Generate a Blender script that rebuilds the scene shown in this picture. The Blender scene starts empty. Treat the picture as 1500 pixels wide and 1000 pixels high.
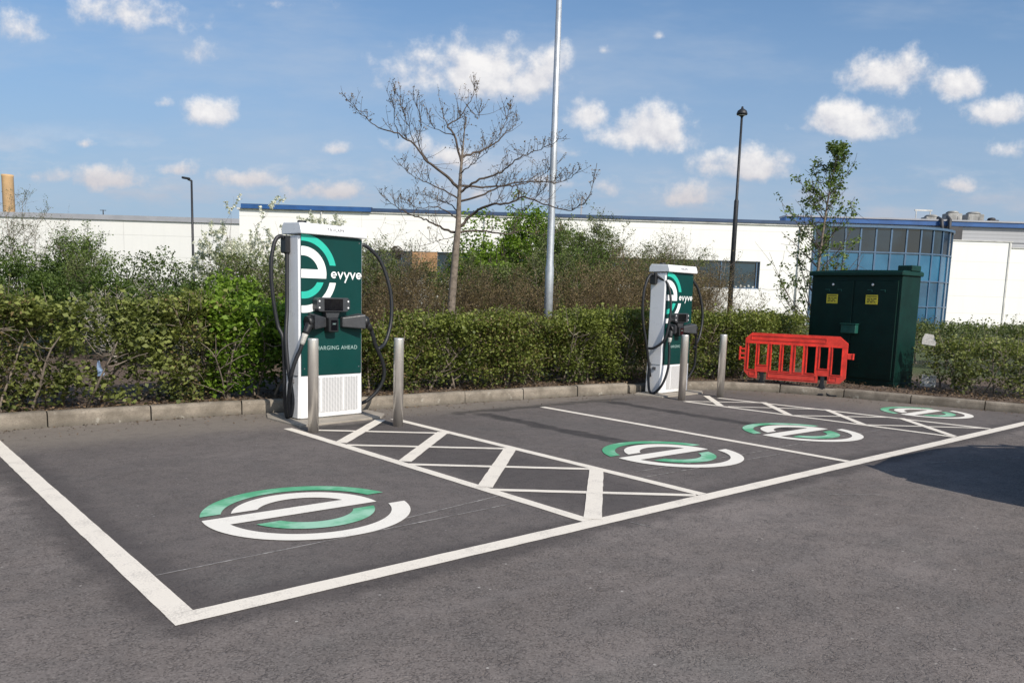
import bpy, math, random
import numpy as np
from mathutils import Vector, Matrix

R = math.radians
scene = bpy.context.scene
COL = scene.collection
rng = np.random.default_rng(11)

# ------------------------------------------------------------------ site axes
# X runs along the front line of the bays, Y runs from that line to the hedge.
# S / F: axes of the warehouse beyond (S along its facade, F towards it).
SX, SY = 0.7564, -0.6541
FX, FY = 0.6541, 0.7564


def site(s, d, z=0.0):
    return (SX * s + FX * d, SY * s + FY * d, z)


FACADE_ROT = math.atan2(SY, SX)

# ------------------------------------------------------------------ node helpers


class NT:
    def __init__(self, tree):
        self.t = tree

    def n(self, typ, **kw):
        nd = self.t.nodes.new(typ)
        for k, v in kw.items():
            setattr(nd, k, v)
        return nd

    def link(self, a, b):
        self.t.links.new(a, b)

    def put(self, sock, v):
        if isinstance(v, bpy.types.NodeSocket):
            self.link(v, sock)
        elif v is not None:
            sock.default_value = v

    def m(self, op, a, b=None, c=None, clamp=False):
        nd = self.n('ShaderNodeMath', operation=op)
        nd.use_clamp = clamp
        self.put(nd.inputs[0], a)
        if b is not None:
            self.put(nd.inputs[1], b)
        if c is not None:
            self.put(nd.inputs[2], c)
        return nd.outputs[0]

    def mix(self, f, a, b, blend='MIX'):
        nd = self.n('ShaderNodeMix', data_type='RGBA', blend_type=blend)
        self.put(nd.inputs[0], f)
        for i, v in ((6, a), (7, b)):
            if isinstance(v, (tuple, list)):
                v = (v[0], v[1], v[2], 1)
            self.put(nd.inputs[i], v)
        return nd.outputs[2]

    def noise(self, vec, scale, detail=4, rough=0.55, dist=0.0):
        nd = self.n('ShaderNodeTexNoise')
        if vec is not None:
            self.link(vec, nd.inputs['Vector'])
        nd.inputs['Scale'].default_value = scale
        nd.inputs['Detail'].default_value = detail
        nd.inputs['Roughness'].default_value = rough
        nd.inputs['Distortion'].default_value = dist
        return nd.outputs['Fac']

    def ss(self, v, a, b, lo=0.0, hi=1.0):
        nd = self.n('ShaderNodeMapRange', interpolation_type='SMOOTHSTEP')
        self.put(nd.inputs[0], v)
        nd.inputs[1].default_value = a
        nd.inputs[2].default_value = b
        nd.inputs[3].default_value = lo
        nd.inputs[4].default_value = hi
        return nd.outputs[0]

    def coords(self):
        return self.n('ShaderNodeTexCoord').outputs['Object']

    def sep(self, v):
        nd = self.n('ShaderNodeSeparateXYZ')
        self.link(v, nd.inputs[0])
        return nd.outputs

    def bump(self, h, strength=0.3, dist=0.01):
        nd = self.n('ShaderNodeBump')
        self.link(h, nd.inputs['Height'])
        nd.inputs['Strength'].default_value = strength
        nd.inputs['Distance'].default_value = dist
        return nd.outputs['Normal']


def new_mat(name):
    m = bpy.data.materials.new(name)
    m.use_nodes = True
    nt = m.node_tree
    b = nt.nodes['Principled BSDF']
    return m, NT(nt), b


def mat(name, col, rough=0.6, metal=0.0, var=0.12, scale=6.0, bump=0.0, bscale=60.0, dirt=None, spec=0.5, coat=0.0):
    """plain surface with uneven tone, optional bump and dirt near the ground"""
    m, N, b = new_mat(name)
    co = N.coords()
    n1 = N.noise(co, scale, 5, 0.6)
    lo = tuple(c * (1 - var) for c in col)
    hi = tuple(min(1, c * (1 + var)) for c in col)
    c = N.mix(N.ss(n1, 0.3, 0.7), lo, hi)
    if dirt:
        z = N.sep(co)[2]
        f = N.m('MULTIPLY', N.ss(z, dirt[0], dirt[1], 1, 0), N.ss(n1, 0.2, 0.75))
        c = N.mix(N.m('MULTIPLY', f, dirt[3] if len(dirt) > 3 else 0.6), c, dirt[2])
    N.link(c, b.inputs['Base Color'])
    N.put(b.inputs['Roughness'], N.ss(N.noise(co, scale * 2.3, 3), 0.2, 0.8, max(0.02, rough - 0.08), min(1, rough + 0.08)))
    b.inputs['Metallic'].default_value = metal
    b.inputs['Specular IOR Level'].default_value = spec
    b.inputs['Coat Weight'].default_value = coat
    if bump:
        N.link(N.bump(N.noise(co, bscale, 4), bump, 0.004), b.inputs['Normal'])
    return m


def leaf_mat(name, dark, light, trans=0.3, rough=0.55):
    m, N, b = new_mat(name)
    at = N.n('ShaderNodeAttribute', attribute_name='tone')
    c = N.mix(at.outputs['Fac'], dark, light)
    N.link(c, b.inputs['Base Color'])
    b.inputs['Roughness'].default_value = rough
    b.inputs['Specular IOR Level'].default_value = 0.35
    tr = N.n('ShaderNodeBsdfTranslucent')
    N.link(N.mix(0.5, c, N.mix(1.0, c, (1.3, 1.5, 0.5), 'MULTIPLY')), tr.inputs['Color'])
    mx = N.n('ShaderNodeMixShader')
    mx.inputs[0].default_value = trans
    N.link(b.outputs[0], mx.inputs[1])
    N.link(tr.outputs[0], mx.inputs[2])
    out = [n for n in m.node_tree.nodes if n.type == 'OUTPUT_MATERIAL'][0]
    N.link(mx.outputs[0], out.inputs[0])
    return m


# ------------------------------------------------------------------ mesh helpers


class MB:
    """collects shapes for ONE mesh object"""

    def __init__(self):
        self.v = []
        self.f = []
        self.mi = []
        self.sm = []
        self.cur = 0

    def add(self, verts, faces, smooth=False):
        o = len(self.v)
        self.v += [tuple(p) for p in verts]
        for f in faces:
            self.f.append(tuple(i + o for i in f))
            self.mi.append(self.cur)
            self.sm.append(smooth)
        return self

    def box(self, c, s, rz=0.0, M=None, bev=0.0):
        hx, hy, hz = s[0] / 2, s[1] / 2, s[2] / 2
        if bev > 0:
            b = min(bev, hx * .9, hy * .9, hz * .9)
            vs = []
            for sx in (-1, 1):
                for sy in (-1, 1):
                    for sz in (-1, 1):
                        vs += [(sx * (hx - b), sy * (hy - b), sz * hz), (sx * (hx - b), sy * hy, sz * (hz - b)), (sx * hx, sy * (hy - b), sz * (hz - b))]
            idx = lambda a, bb, c_, k: ((a * 2 + bb) * 2 + c_) * 3 + k
            fs = []
            fs.append([idx(0, 0, 1, 0), idx(1, 0, 1, 0), idx(1, 1, 1, 0), idx(0, 1, 1, 0)])
            fs.append([idx(0, 0, 0, 0), idx(0, 1, 0, 0), idx(1, 1, 0, 0), idx(1, 0, 0, 0)])
            fs.append([idx(0, 0, 0, 1), idx(1, 0, 0, 1), idx(1, 0, 1, 1), idx(0, 0, 1, 1)])
            fs.append([idx(0, 1, 0, 1), idx(0, 1, 1, 1), idx(1, 1, 1, 1), idx(1, 1, 0, 1)])
            fs.append([idx(0, 0, 0, 2), idx(0, 0, 1, 2), idx(0, 1, 1, 2), idx(0, 1, 0, 2)])
            fs.append([idx(1, 0, 0, 2), idx(1, 1, 0, 2), idx(1, 1, 1, 2), idx(1, 0, 1, 2)])
            for s1 in (0, 1):
                for s2 in (0, 1):
                    fs.append([idx(0, s1, s2, 0), idx(1, s1, s2, 0), idx(1, s1, s2, 1), idx(0, s1, s2, 1)])
                    fs.append([idx(s1, 0, s2, 0), idx(s1, 1, s2, 0), idx(s1, 1, s2, 2), idx(s1, 0, s2, 2)])
                    fs.append([idx(s1, s2, 0, 1), idx(s1, s2, 1, 1), idx(s1, s2, 1, 2), idx(s1, s2, 0, 2)])
            for a in (0, 1):
                for b2 in (0, 1):
                    for c2 in (0, 1):
                        fs.append([idx(a, b2, c2, 0), idx(a, b2, c2, 1), idx(a, b2, c2, 2)])
        else:
            vs = [(x, y, z) for x in (-hx, hx) for y in (-hy, hy) for z in (-hz, hz)]
            fs = [(0, 1, 3, 2), (4, 6, 7, 5), (0, 4, 5, 1), (2, 3, 7, 6), (0, 2, 6, 4), (1, 5, 7, 3)]
        if M is None:
            ca, sa = math.cos(rz), math.sin(rz)
            vs = [(c[0] + x * ca - y * sa, c[1] + x * sa + y * ca, c[2] + z) for x, y, z in vs]
        else:
            vs = [tuple(M @ Vector((x, y, z)) + Vector(c)) for x, y, z in vs]
        return self.add(vs, fs)

    def tube(self, pts, r, n=10, cap=True, smooth=True):
        pts = [Vector(p) for p in pts]
        rs = r if isinstance(r, (list, tuple)) else [r] * len(pts)
        vs, fs = [], []
        ref = None
        for i, p in enumerate(pts):
            t = (pts[min(i + 1, len(pts) - 1)] - pts[max(i - 1, 0)])
            t.normalize()
            if ref is None:
                ref = Vector((0, 0, 1)) if abs(t.z) < 0.9 else Vector((1, 0, 0))
            a = ref - t * ref.dot(t)
            a.normalize()
            ref = a
            b = t.cross(a)
            for k in range(n):
                an = 2 * math.pi * k / n
                vs.append(p + (a * math.cos(an) + b * math.sin(an)) * rs[i])
        for i in range(len(pts) - 1):
            for k in range(n):
                k2 = (k + 1) % n
                fs.append((i * n + k, i * n + k2, (i + 1) * n + k2, (i + 1) * n + k))
        self.add(vs, fs, smooth)
        if cap:
            o = len(self.v) - len(vs)
            self.f.append(tuple(o + k for k in reversed(range(n))))
            self.mi.append(self.cur)
            self.sm.append(False)
            self.f.append(tuple(o + (len(pts) - 1) * n + k for k in range(n)))
            self.mi.append(self.cur)
            self.sm.append(False)
        return self

    def lathe(self, prof, c=(0, 0, 0), n=24, smooth=True):
        vs, fs = [], []
        for r_, z in prof:
            for k in range(n):
                an = 2 * math.pi * k / n
                vs.append((c[0] + r_ * math.cos(an), c[1] + r_ * math.sin(an), c[2] + z))
        for i in range(len(prof) - 1):
            for k in range(n):
                k2 = (k + 1) % n
                fs.append((i * n + k, i * n + k2, (i + 1) * n + k2, (i + 1) * n + k))
        self.add(vs, fs, smooth)
        o = len(self.v) - len(vs)
        for ring in (0, len(prof) - 1):
            if prof[ring][0] > 1e-4:
                idx = [o + ring * n + k for k in range(n)]
                self.f.append(tuple(idx if ring else reversed(idx)))
                self.mi.append(self.cur)
                self.sm.append(False)
        return self

    def prism(self, poly, y0, y1, fr=None):
        """poly in (x,z), extruded in y from y0 (front) to y1; fr maps (x,y,z)"""
        n = len(poly)
        fr = fr or (lambda x, y, z: (x, y, z))
        vs = [fr(p[0], y0, p[1]) for p in poly] + [fr(p[0], y1, p[1]) for p in poly]
        fs = [tuple(range(n)), tuple(reversed(range(n, 2 * n)))]
        for i in range(n):
            j = (i + 1) % n
            fs.append((j, i, i + n, j + n))
        return self.add(vs, fs)

    def strip(self, A, B, fr):
        """flat strip between two 2-d outlines of equal length"""
        n = len(A)
        vs = [fr(*p) for p in A] + [fr(*p) for p in B]
        fs = [(i, i + 1, n + i + 1, n + i) for i in range(n - 1)]
        return self.add(vs, fs)

    def build(self, name, mats, parent=None, loc=(0, 0, 0), rz=0.0, bevel=0.0, flip=False):
        me = bpy.data.meshes.new(name)
        me.from_pydata(self.v, [], self.f)
        mats = mats if isinstance(mats, (list, tuple)) else [mats]
        for m_ in mats:
            me.materials.append(m_)
        me.polygons.foreach_set('material_index', self.mi)
        me.polygons.foreach_set('use_smooth', self.sm)
        me.update()
        import bmesh
        bm = bmesh.new()
        bm.from_mesh(me)
        bmesh.ops.recalc_face_normals(bm, faces=bm.faces)
        if bevel:
            bmesh.ops.remove_doubles(bm, verts=bm.verts, dist=1e-5)
            ed = [e for e in bm.edges if len(e.link_faces) == 2 and e.calc_face_angle(0) > 0.5]
            bmesh.ops.bevel(bm, geom=ed, offset=bevel, segments=2, affect='EDGES', profile=0.6, clamp_overlap=True)
        bm.to_mesh(me)
        bm.free()
        o = bpy.data.objects.new(name, me)
        COL.objects.link(o)
        o.location = loc
        o.rotation_euler = (0, 0, rz)
        if parent is not None:
            o.parent = parent
        return o


def tag(o, label=None, cat=None, group=None, kind=None):
    for k, v in (('label', label), ('category', cat), ('group', group), ('kind', kind)):
        if v:
            o[k] = v
    return o


def thing(name, label, cat, loc=(0, 0, 0), rz=0.0, group=None):
    o = bpy.data.objects.new(name, None)
    COL.objects.link(o)
    o.empty_display_size = 0.2
    o.location = loc
    o.rotation_euler = (0, 0, rz)
    return tag(o, label, cat, group)


def np_mesh(name, verts, faces, material, parent=None, tone=None, smooth=False, loc=(0, 0, 0)):
    me = bpy.data.meshes.new(name)
    nv, nf = len(verts), len(faces)
    k = faces.shape[1]
    me.vertices.add(nv)
    me.vertices.foreach_set('co', np.ascontiguousarray(verts, dtype=np.float32).ravel())
    me.loops.add(nf * k)
    me.loops.foreach_set('vertex_index', np.ascontiguousarray(faces, dtype=np.int32).ravel())
    me.polygons.add(nf)
    me.polygons.foreach_set('loop_start', np.arange(0, nf * k, k, dtype=np.int32))
    if smooth:
        me.polygons.foreach_set('use_smooth', np.ones(nf, dtype=bool))
    me.materials.append(material)
    if tone is not None:
        a = me.attributes.new('tone', 'FLOAT', 'POINT')
        a.data.foreach_set('value', np.ascontiguousarray(tone, dtype=np.float32))
    me.update(calc_edges=True)
    me.validate()
    o = bpy.data.objects.new(name, me)
    COL.objects.link(o)
    o.location = loc
    if parent is not None:
        o.parent = parent
    return o


def leaves(cen, size, tone, up=0.35, aspect=0.62, svar=0.35, rg=rng):
    """folded rhombus per leaf -> verts, faces, tone"""
    n = len(cen)
    nrm = rg.normal(size=(n, 3))
    nrm[:, 2] = np.abs(nrm[:, 2]) + up
    nrm /= np.linalg.norm(nrm, axis=1)[:, None]
    t = rg.normal(size=(n, 3))
    t -= nrm * np.sum(t * nrm, axis=1)[:, None]
    t /= np.linalg.norm(t, axis=1)[:, None]
    b = np.cross(nrm, t)
    L = (size * (1 + svar * rg.uniform(-1, 1, n)))[:, None]
    W = L * aspect
    fold = 0.18 * L
    v = np.empty((n, 4, 3))
    v[:, 0] = cen - t * L * .5
    v[:, 1] = cen + b * W * .5 + nrm * fold + t * L * 0.06
    v[:, 2] = cen + t * L * .5
    v[:, 3] = cen - b * W * .5 + nrm * fold + t * L * 0.06
    f = np.arange(n * 4).reshape(n, 4)
    tn = np.repeat(np.clip(tone + rg.normal(0, .12, n), 0, 1), 4)
    return v.reshape(-1, 3), f, tn


def tubes_np(lines, n=4):
    """lines: list of (pts(k,3), radii(k)) -> verts, faces (quads)"""
    V, Fa = [], []
    o = 0
    an = np.arange(n) * 2 * np.pi / n
    ca, sa = np.cos(an)[None, :, None], np.sin(an)[None, :, None]
    for p, r in lines:
        p = np.asarray(p, float)
        r = np.asarray(r, float)
        t = np.gradient(p, axis=0)
        t /= (np.linalg.norm(t, axis=1)[:, None] + 1e-9)
        ref = np.array([0.31, 0.2, 0.93]) if abs(t[0, 2]) < 0.85 else np.array([1., 0.1, 0.05])
        a = np.cross(t, ref)
        a /= (np.linalg.norm(a, axis=1)[:, None] + 1e-9)
        b = np.cross(t, a)
        ring = p[:, None, :] + (a[:, None, :] * ca + b[:, None, :] * sa) * r[:, None, None]
        k = len(p)
        V.append(ring.reshape(-1, 3))
        i = np.arange(k - 1)[:, None] * n
        j = np.arange(n)[None, :]
        j2 = (j + 1) % n
        q = np.stack([i + j, i + j2, i + n + j2, i + n + j], axis=2).reshape(-1, 4) + o
        Fa.append(q)
        o += k * n
    return np.concatenate(V), np.concatenate(Fa)


def curve_pts(p0, d, length, k, bend=0.25, up=0.2, rg=rng):
    p = [np.array(p0, float)]
    d = np.array(d, float)
    d /= np.linalg.norm(d)
    st = length / (k - 1)
    for _ in range(k - 1):
        d = d + rg.normal(0, bend, 3) + np.array([0, 0, up])
        d /= np.linalg.norm(d)
        p.append(p[-1] + d * st)
    return np.array(p), d


def smooth_path(pts, per=6):
    """Catmull-Rom through the points"""
    P = [Vector(p) for p in pts]
    P = [P[0] * 2 - P[1]] + P + [P[-1] * 2 - P[-2]]
    out = []
    for i in range(1, len(P) - 2):
        for k in range(per):
            t = k / per
            a, b, c, d = P[i - 1], P[i], P[i + 1], P[i + 2]
            out.append(0.5 * ((2 * b) + (c - a) * t + (2 * a - 5 * b + 4 * c - d) * t * t + (3 * b - a - 3 * c + d) * t ** 3))
    out.append(P[-2])
    return out


def text_mesh(txt, size, depth=0.001, spacing=1.0):
    cu = bpy.data.curves.new('lettering', 'FONT')
    cu.body = txt
    cu.size = size
    cu.extrude = depth
    cu.space_character = spacing
    cu.align_x = 'CENTER'
    ob = bpy.data.objects.new('lettering', cu)
    COL.objects.link(ob)
    dg = bpy.context.evaluated_depsgraph_get()
    me = bpy.data.meshes.new_from_object(ob.evaluated_get(dg))
    bpy.data.objects.remove(ob)
    return me


def put_text(name, txt, size, m, parent, loc, rot=(math.pi / 2, 0, 0), spacing=1.0, depth=0.001):
    me = text_mesh(txt, size, depth, spacing)
    me.materials.clear()
    me.materials.append(m)
    o = bpy.data.objects.new(name, me)
    COL.objects.link(o)
    o.parent = parent
    o.location = loc
    o.rotation_euler = rot
    return o


# ------------------------------------------------------------------ camera
cam_d = bpy.data.cameras.new('camera')
cam = bpy.data.objects.new('camera', cam_d)
COL.objects.link(cam)
p_, r_, y_ = R(7.4), R(-1.70), R(48.93)
fwd = Vector((math.cos(y_) * math.cos(p_), math.sin(y_) * math.cos(p_), -math.sin(p_)))
right = Vector((math.sin(y_), -math.cos(y_), 0))
down = fwd.cross(right)
rr = right * math.cos(r_) + down * math.sin(r_)
dd = -right * math.sin(r_) + down * math.cos(r_)
Mx = Matrix((rr, -dd, -fwd)).transposed().to_4x4()
Mx.translation = Vector((0, 0, 1.5))
cam.matrix_world = Mx
cam_d.sensor_width = 36
cam_d.lens = 1185 / 1500 * 36
cam_d.shift_y = 88 / 1500
cam_d.clip_start = 0.05
cam_d.clip_end = 3000
scene.camera = cam

# ------------------------------------------------------------------ light
SUN_EL, SUN_AZ = R(38.5), R(0)
sd = Vector((-0.11, -1.0, 0)).normalized()
sun_vec = Vector((sd.x * math.cos(SUN_EL), sd.y * math.cos(SUN_EL), math.sin(SUN_EL)))
sl = bpy.data.lights.new('sun', 'SUN')
sl.energy = 4.7
sl.angle = R(0.53)
sl.color = (1.0, 0.925, 0.82)
so = bpy.data.objects.new('sun', sl)
COL.objects.link(so)
so.rotation_euler = sun_vec.to_track_quat('Z', 'Y').to_euler()
so.location = (0, -10, 20)

world = bpy.data.worlds.new('World')
scene.world = world
world.use_nodes = True
W = NT(world.node_tree)
bg = world.node_tree.nodes['Background']
sky = W.n('ShaderNodeTexSky', sky_type='NISHITA')
sky.sun_disc = False
sky.sun_elevation = SUN_EL
sky.sun_rotation = math.atan2(sd.x, sd.y)
sky.altitude = 50
sky.air_density = 1.0
sky.dust_density = 1.2
sky.ozone_density = 1.4
wc = W.n('ShaderNodeTexCoord').outputs['Generated']


def dotv(v, c):
    nd = W.n('ShaderNodeVectorMath', operation='DOT_PRODUCT')
    W.link(v, nd.inputs[0])
    nd.inputs[1].default_value = c
    return nd.outputs['Value']


ds = dotv(wc, (SX, SY, 0))
df = dotv(wc, (FX, FY, 0))
dz = dotv(wc, (0, 0, 1))
dfc = W.m('MAXIMUM', df, 0.05)
cu_ = W.m('DIVIDE', ds, dfc)
cv_ = W.m('DIVIDE', dz, dfc)
cvec = W.n('ShaderNodeCombineXYZ')
W.link(cu_, cvec.inputs[0])
W.link(cv_, cvec.inputs[1])
cvec.inputs[2].default_value = 3.7
pv = cvec.outputs[0]
nA = W.noise(pv, 19, 8, 0.6)
off = W.n('ShaderNodeVectorMath', operation='ADD')
W.link(pv, off.inputs[0])
off.inputs[1].default_value = (0.004, 0.010, 0)
nB = W.noise(off.outputs[0], 19, 8, 0.6)
# cumulus: centre (s/d, z/d), half width, half height, strength
CL = [(-0.048, 0.262, 0.105, 0.034, 1.0), (-0.097, 0.256, 0.057, 0.024, 0.8), (0.009, 0.252, 0.057, 0.026, 0.9), (0.085, 0.217, 0.033, 0.023, 1.0), (0.153, 0.198, 0.064, 0.024, 1.0), (0.441, 0.271, 0.05, 0.026, 1.0), (0.523, 0.264, 0.036, 0.019, 0.95), (0.393, 0.215, 0.069, 0.02, 0.95), (0.283, 0.16, 0.066, 0.019, 0.95), (0.211, 0.122, 0.049, 0.018, 0.85), (0.583, 0.232, 0.045, 0.019, 0.75), (0.592, 0.19, 0.037, 0.013, 0.75), (0.539, 0.147, 0.039, 0.01, 0.75), (-0.37, 0.206, 0.033, 0.019, 0.9), (-0.214, 0.168, 0.028, 0.01, 0.85), (-0.421, 0.215, 0.015, 0.009, 0.6), (-0.087, 0.165, 0.057, 0.019, 0.75), (-0.144, 0.173, 0.033, 0.014, 0.6), (-0.462, 0.315, 0.085, 0.026, 0.52), (-0.571, 0.291, 0.08, 0.021, 0.45), (-0.381, 0.273, 0.026, 0.012, 0.40), (-0.324, 0.131, 0.062, 0.014, 0.75), (-0.406, 0.138, 0.029, 0.01, 0.7), (-0.226, 0.118, 0.058, 0.014, 0.75), (-0.481, 0.124, 0.058, 0.013, 0.65), (-0.579, 0.126, 0.049, 0.011, 0.6), (-0.517, 0.166, 0.013, 0.006, 0.7), (0.1, 0.291, 0.01, 0.006, 0.55), (0.165, 0.309, 0.008, 0.005, 0.5), (0.069, 0.172, 0.02, 0.008, 0.5), (-0.045, 0.12, 0.049, 0.013, 0.55), (0.323, 0.171, 0.033, 0.011, 0.6), (-0.29, 0.332, 0.056, 0.009, 0.45), (0.078, 0.136, 0.049, 0.011, 0.45)]
dens = None
shade = None
wsum = None
for (cx, cy, a, b, st) in CL:
    a, b, st = a * 1.25, b * 1.55, st * 1.12
    qx = W.m('DIVIDE', W.m('SUBTRACT', cu_, cx), a)
    qy = W.m('DIVIDE', W.m('SUBTRACT', cv_, cy), b)
    # flatter underside
    qy2 = W.m('MULTIPLY', qy, W.ss(qy, -0.5, 0.3, 1.55, 1.0))
    r2 = W.m('SQRT', W.m('ADD', W.m('MULTIPLY', qx, qx), W.m('MULTIPLY', qy2, qy2)))
    d_ = W.m('MULTIPLY', W.m('SUBTRACT', 1.0, r2), st)
    dens = d_ if dens is None else W.m('MAXIMUM', dens, d_)
    wgt = W.m('POWER', 60.0, d_)
    sh = W.m('MULTIPLY', W.m('MULTIPLY_ADD', qy, 0.5, 0.5, clamp=True), wgt)
    shade = sh if shade is None else W.m('ADD', shade, sh)
    wsum = wgt if wsum is None else W.m('ADD', wsum, wgt)
shade = W.m('DIVIDE', shade, W.m('MAXIMUM', wsum, 1e-5))
field = W.m('ADD', W.m('MAXIMUM', dens, -1.2), W.m('MULTIPLY', W.m('SUBTRACT', nA, 0.5), 2.5))
lown = W.n('ShaderNodeMapping')
W.link(pv, lown.inputs['Vector'])
lown.inputs['Scale'].default_value = (4.0, 13.0, 1)
lowc = W.m('MULTIPLY', W.ss(W.noise(lown.outputs[0], 1.6, 6, .58), .46, .70), W.m('MULTIPLY', W.ss(cv_, .07, .11), W.ss(cv_, .13, .21, 1, 0)))
cover = W.m('MAXIMUM', W.ss(field, 0.06, 0.82), W.m('MULTIPLY', lowc, .55))
front = W.ss(df, 0.1, 0.25)
relief = W.m('MULTIPLY', W.m('SUBTRACT', nA, nB), 2.0)
lit = W.m('ADD', W.m('ADD', W.m('MULTIPLY', shade, 0.75), relief), W.m('MULTIPLY', field, 0.28), clamp=True)
ccol = W.mix(lit, (4.6, 4.7, 5.3), (7.9, 7.7, 7.55))
low = W.ss(cv_, 0.09, 0.20, 1, 0)
ccol = W.mix(W.m('MULTIPLY', low, 0.72), ccol, (4.6, 4.3, 4.5))
# high thin veil
wv = W.n('ShaderNodeMapping')
W.link(pv, wv.inputs['Vector'])
wv.inputs['Scale'].default_value = (1.6, 6.0, 1)
wv.inputs['Rotation'].default_value = (0, 0, 0.12)
veil = W.ss(W.noise(wv.outputs[0], 2.2, 5, 0.6), 0.40, 0.85, 0, 0.46)
haze = W.ss(cv_, 0.02, 0.44, 0.86, 0.12)
skyc = W.mix(1.0, sky.outputs[0], (1.0, 1.05, 1.08), 'MULTIPLY')
skyc = W.mix(front, skyc, W.mix(1.0, sky.outputs[0], (0.60, 0.87, 1.06), 'MULTIPLY'))
skyc = W.mix(W.m('MULTIPLY', haze, front), skyc, (2.95, 3.75, 4.95))
skyc = W.mix(W.m('MULTIPLY', veil, front), skyc, (4.1, 4.7, 5.6))
fin = W.mix(W.m('MULTIPLY', W.m('MULTIPLY', cover, front), 0.93), skyc, ccol)
W.link(fin, bg.inputs['Color'])
bg.inputs['Strength'].default_value = 0.125

# ------------------------------------------------------------------ materials
M = {}
M['white_paint'] = mat('charger_white_paint', (.80, .81, .83), .32, 0, .03, 3, dirt=(0.0, 0.25, (.5, .47, .42), .5))
M['green_panel'] = mat('dark_green_vinyl', (.0015, .040, .036), .42, 0, .08, 3, spec=.3)
M['teal'] = mat('teal_vinyl', (.025, .47, .36), .35, 0, .05, 5)
M['vinyl_white'] = mat('white_vinyl', (.84, .84, .84), .4, 0, .03, 5)
M['black_plastic'] = mat('black_plastic', (.016, .017, .019), .45, 0, .2, 20, .15, 150)
M['holster'] = mat('charcoal_moulded_plastic', (.045, .047, .052), .42, 0, .12, 14, .15, 220)
M['rubber'] = mat('black_cable_rubber', (.014, .015, .018), .5, 0, .15, 20)
M['screen'] = mat('black_screen_glass', (.006, .006, .008), .08, 0, .05, 4)
M['pale_text'] = mat('pale_grey_print', (.30, .42, .40), .5, 0, .05, 9)
M['grey_text'] = mat('grey_print', (.12, .12, .13), .5, 0, .05, 9)
M['plug_grey'] = mat('weathered_grey_plug', (.42, .41, .38), .5, 0, .25, 40, .2, 90)
M['concrete'] = mat('cast_concrete', (.29, .26, .22), .85, 0, .16, 5, .5, 45, dirt=None)
M['red_plastic'] = mat('faded_red_plastic', (.70, .044, .028), .42, 0, .20, 7, .12, 40, dirt=(0.18, .5, (.30, .10, .08), .5))
M['cab_green'] = mat('dark_green_cabinet_paint', (.0014, .021, .016), .5, 0, .2, 3, .06, 35, spec=.25)
M['cab_green_edge'] = mat('cabinet_green_trim', (.0025, .032, .024), .45, 0, .15, 4, spec=.3)
M['yellow'] = mat('yellow_label', (.75, .62, .05), .5, 0, .05, 9)
M['label_ink'] = mat('label_ink', (.12, .10, .02), .6, 0, .05, 9)
M['galv'] = mat('galvanised_steel', (.46, .49, .52), .48, .55, .12, 9)
M['black_metal'] = mat('black_lamp_paint', (.022, .024, .028), .5, .2, .2, 9)
M['lens'] = mat('lamp_lens', (.5, .5, .5), .2, 0, .05, 9)
M['bark'] = mat('grey_bark', (.165, .135, .108), .9, 0, .35, 14, .8, 55)
M['bark_dark'] = mat('dark_twig_bark', (.075, .058, .047), .9, 0, .3, 12)
M['twig_brown'] = mat('dry_brown_twig', (.13, .095, .055), .9, 0, .35, 8)
M['twig_pale'] = mat('pale_lichen_twig', (.42, .39, .34), .9, 0, .25, 8)
M['twig_grey'] = mat('grey_twig', (.20, .17, .14), .9, 0, .3, 8)
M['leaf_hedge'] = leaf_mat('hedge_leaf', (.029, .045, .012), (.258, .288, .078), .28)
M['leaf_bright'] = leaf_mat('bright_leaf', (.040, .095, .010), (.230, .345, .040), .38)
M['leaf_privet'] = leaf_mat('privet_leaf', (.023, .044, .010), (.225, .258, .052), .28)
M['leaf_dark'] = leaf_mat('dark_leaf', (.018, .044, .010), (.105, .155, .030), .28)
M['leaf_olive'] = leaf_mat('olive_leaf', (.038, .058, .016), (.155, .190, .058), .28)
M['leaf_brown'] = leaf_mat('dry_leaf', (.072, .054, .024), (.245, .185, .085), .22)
M['leaf_green'] = leaf_mat('mid_green_leaf', (.032, .072, .014), (.180, .250, .060), .32)
M['blossom'] = leaf_mat('white_blossom', (.45, .45, .36), (.82, .82, .74), .3)
M['bud'] = leaf_mat('ochre_bud', (.085, .055, .025), (.24, .165, .085), .15)
M['litter_leaf'] = leaf_mat('fallen_leaf', (.055, .035, .022), (.22, .15, .09), .1)
M['roof_blue'] = mat('blue_roof_trim', (.020, .085, .25), .5, 0, .15, .8)
M['roof_dark'] = mat('dark_blue_roof_edge', (.03, .06, .13), .5, 0, .2, .8)
M['roof_grey'] = mat('grey_roof_sheet', (.30, .31, .34), .6, 0, .1, .5)
M['frame_blue'] = mat('grey_blue_window_frame', (.075, .135, .22), .45, .2, .1, 2)
M['dark_metal'] = mat('dark_grey_finish', (.05, .05, .055), .6, .2, .25, 1.0)
M['plant_white'] = mat('plant_unit_white', (.5, .5, .48), .6, 0, .25, 1.2)
M['unit_grey'] = mat('weathered_plant_unit', (.27, .27, .26), .6, 0, .35, 1.6)
M['board'] = mat('brown_board', (.42, .24, .12), .8, 0, .25, .9)
M['chimney'] = mat('buff_chimney', (.50, .33, .17), .8, 0, .12, .6)


def brushed():
    m, N, b = new_mat('brushed_stainless_steel')
    co = N.coords()
    mp = N.n('ShaderNodeMapping')
    N.link(co, mp.inputs[0])
    mp.inputs['Scale'].default_value = (1, 1, 60)
    n = N.noise(mp.outputs[0], 6, 3)
    N.link(N.mix(n, (.60, .56, .51), (.74, .70, .65)), b.inputs['Base Color'])
    b.inputs['Metallic'].default_value = .72
    N.put(b.inputs['Roughness'], N.ss(n, .2, .8, .28, .42))
    b.inputs['Anisotropic'].default_value = .5
    return m


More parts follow.
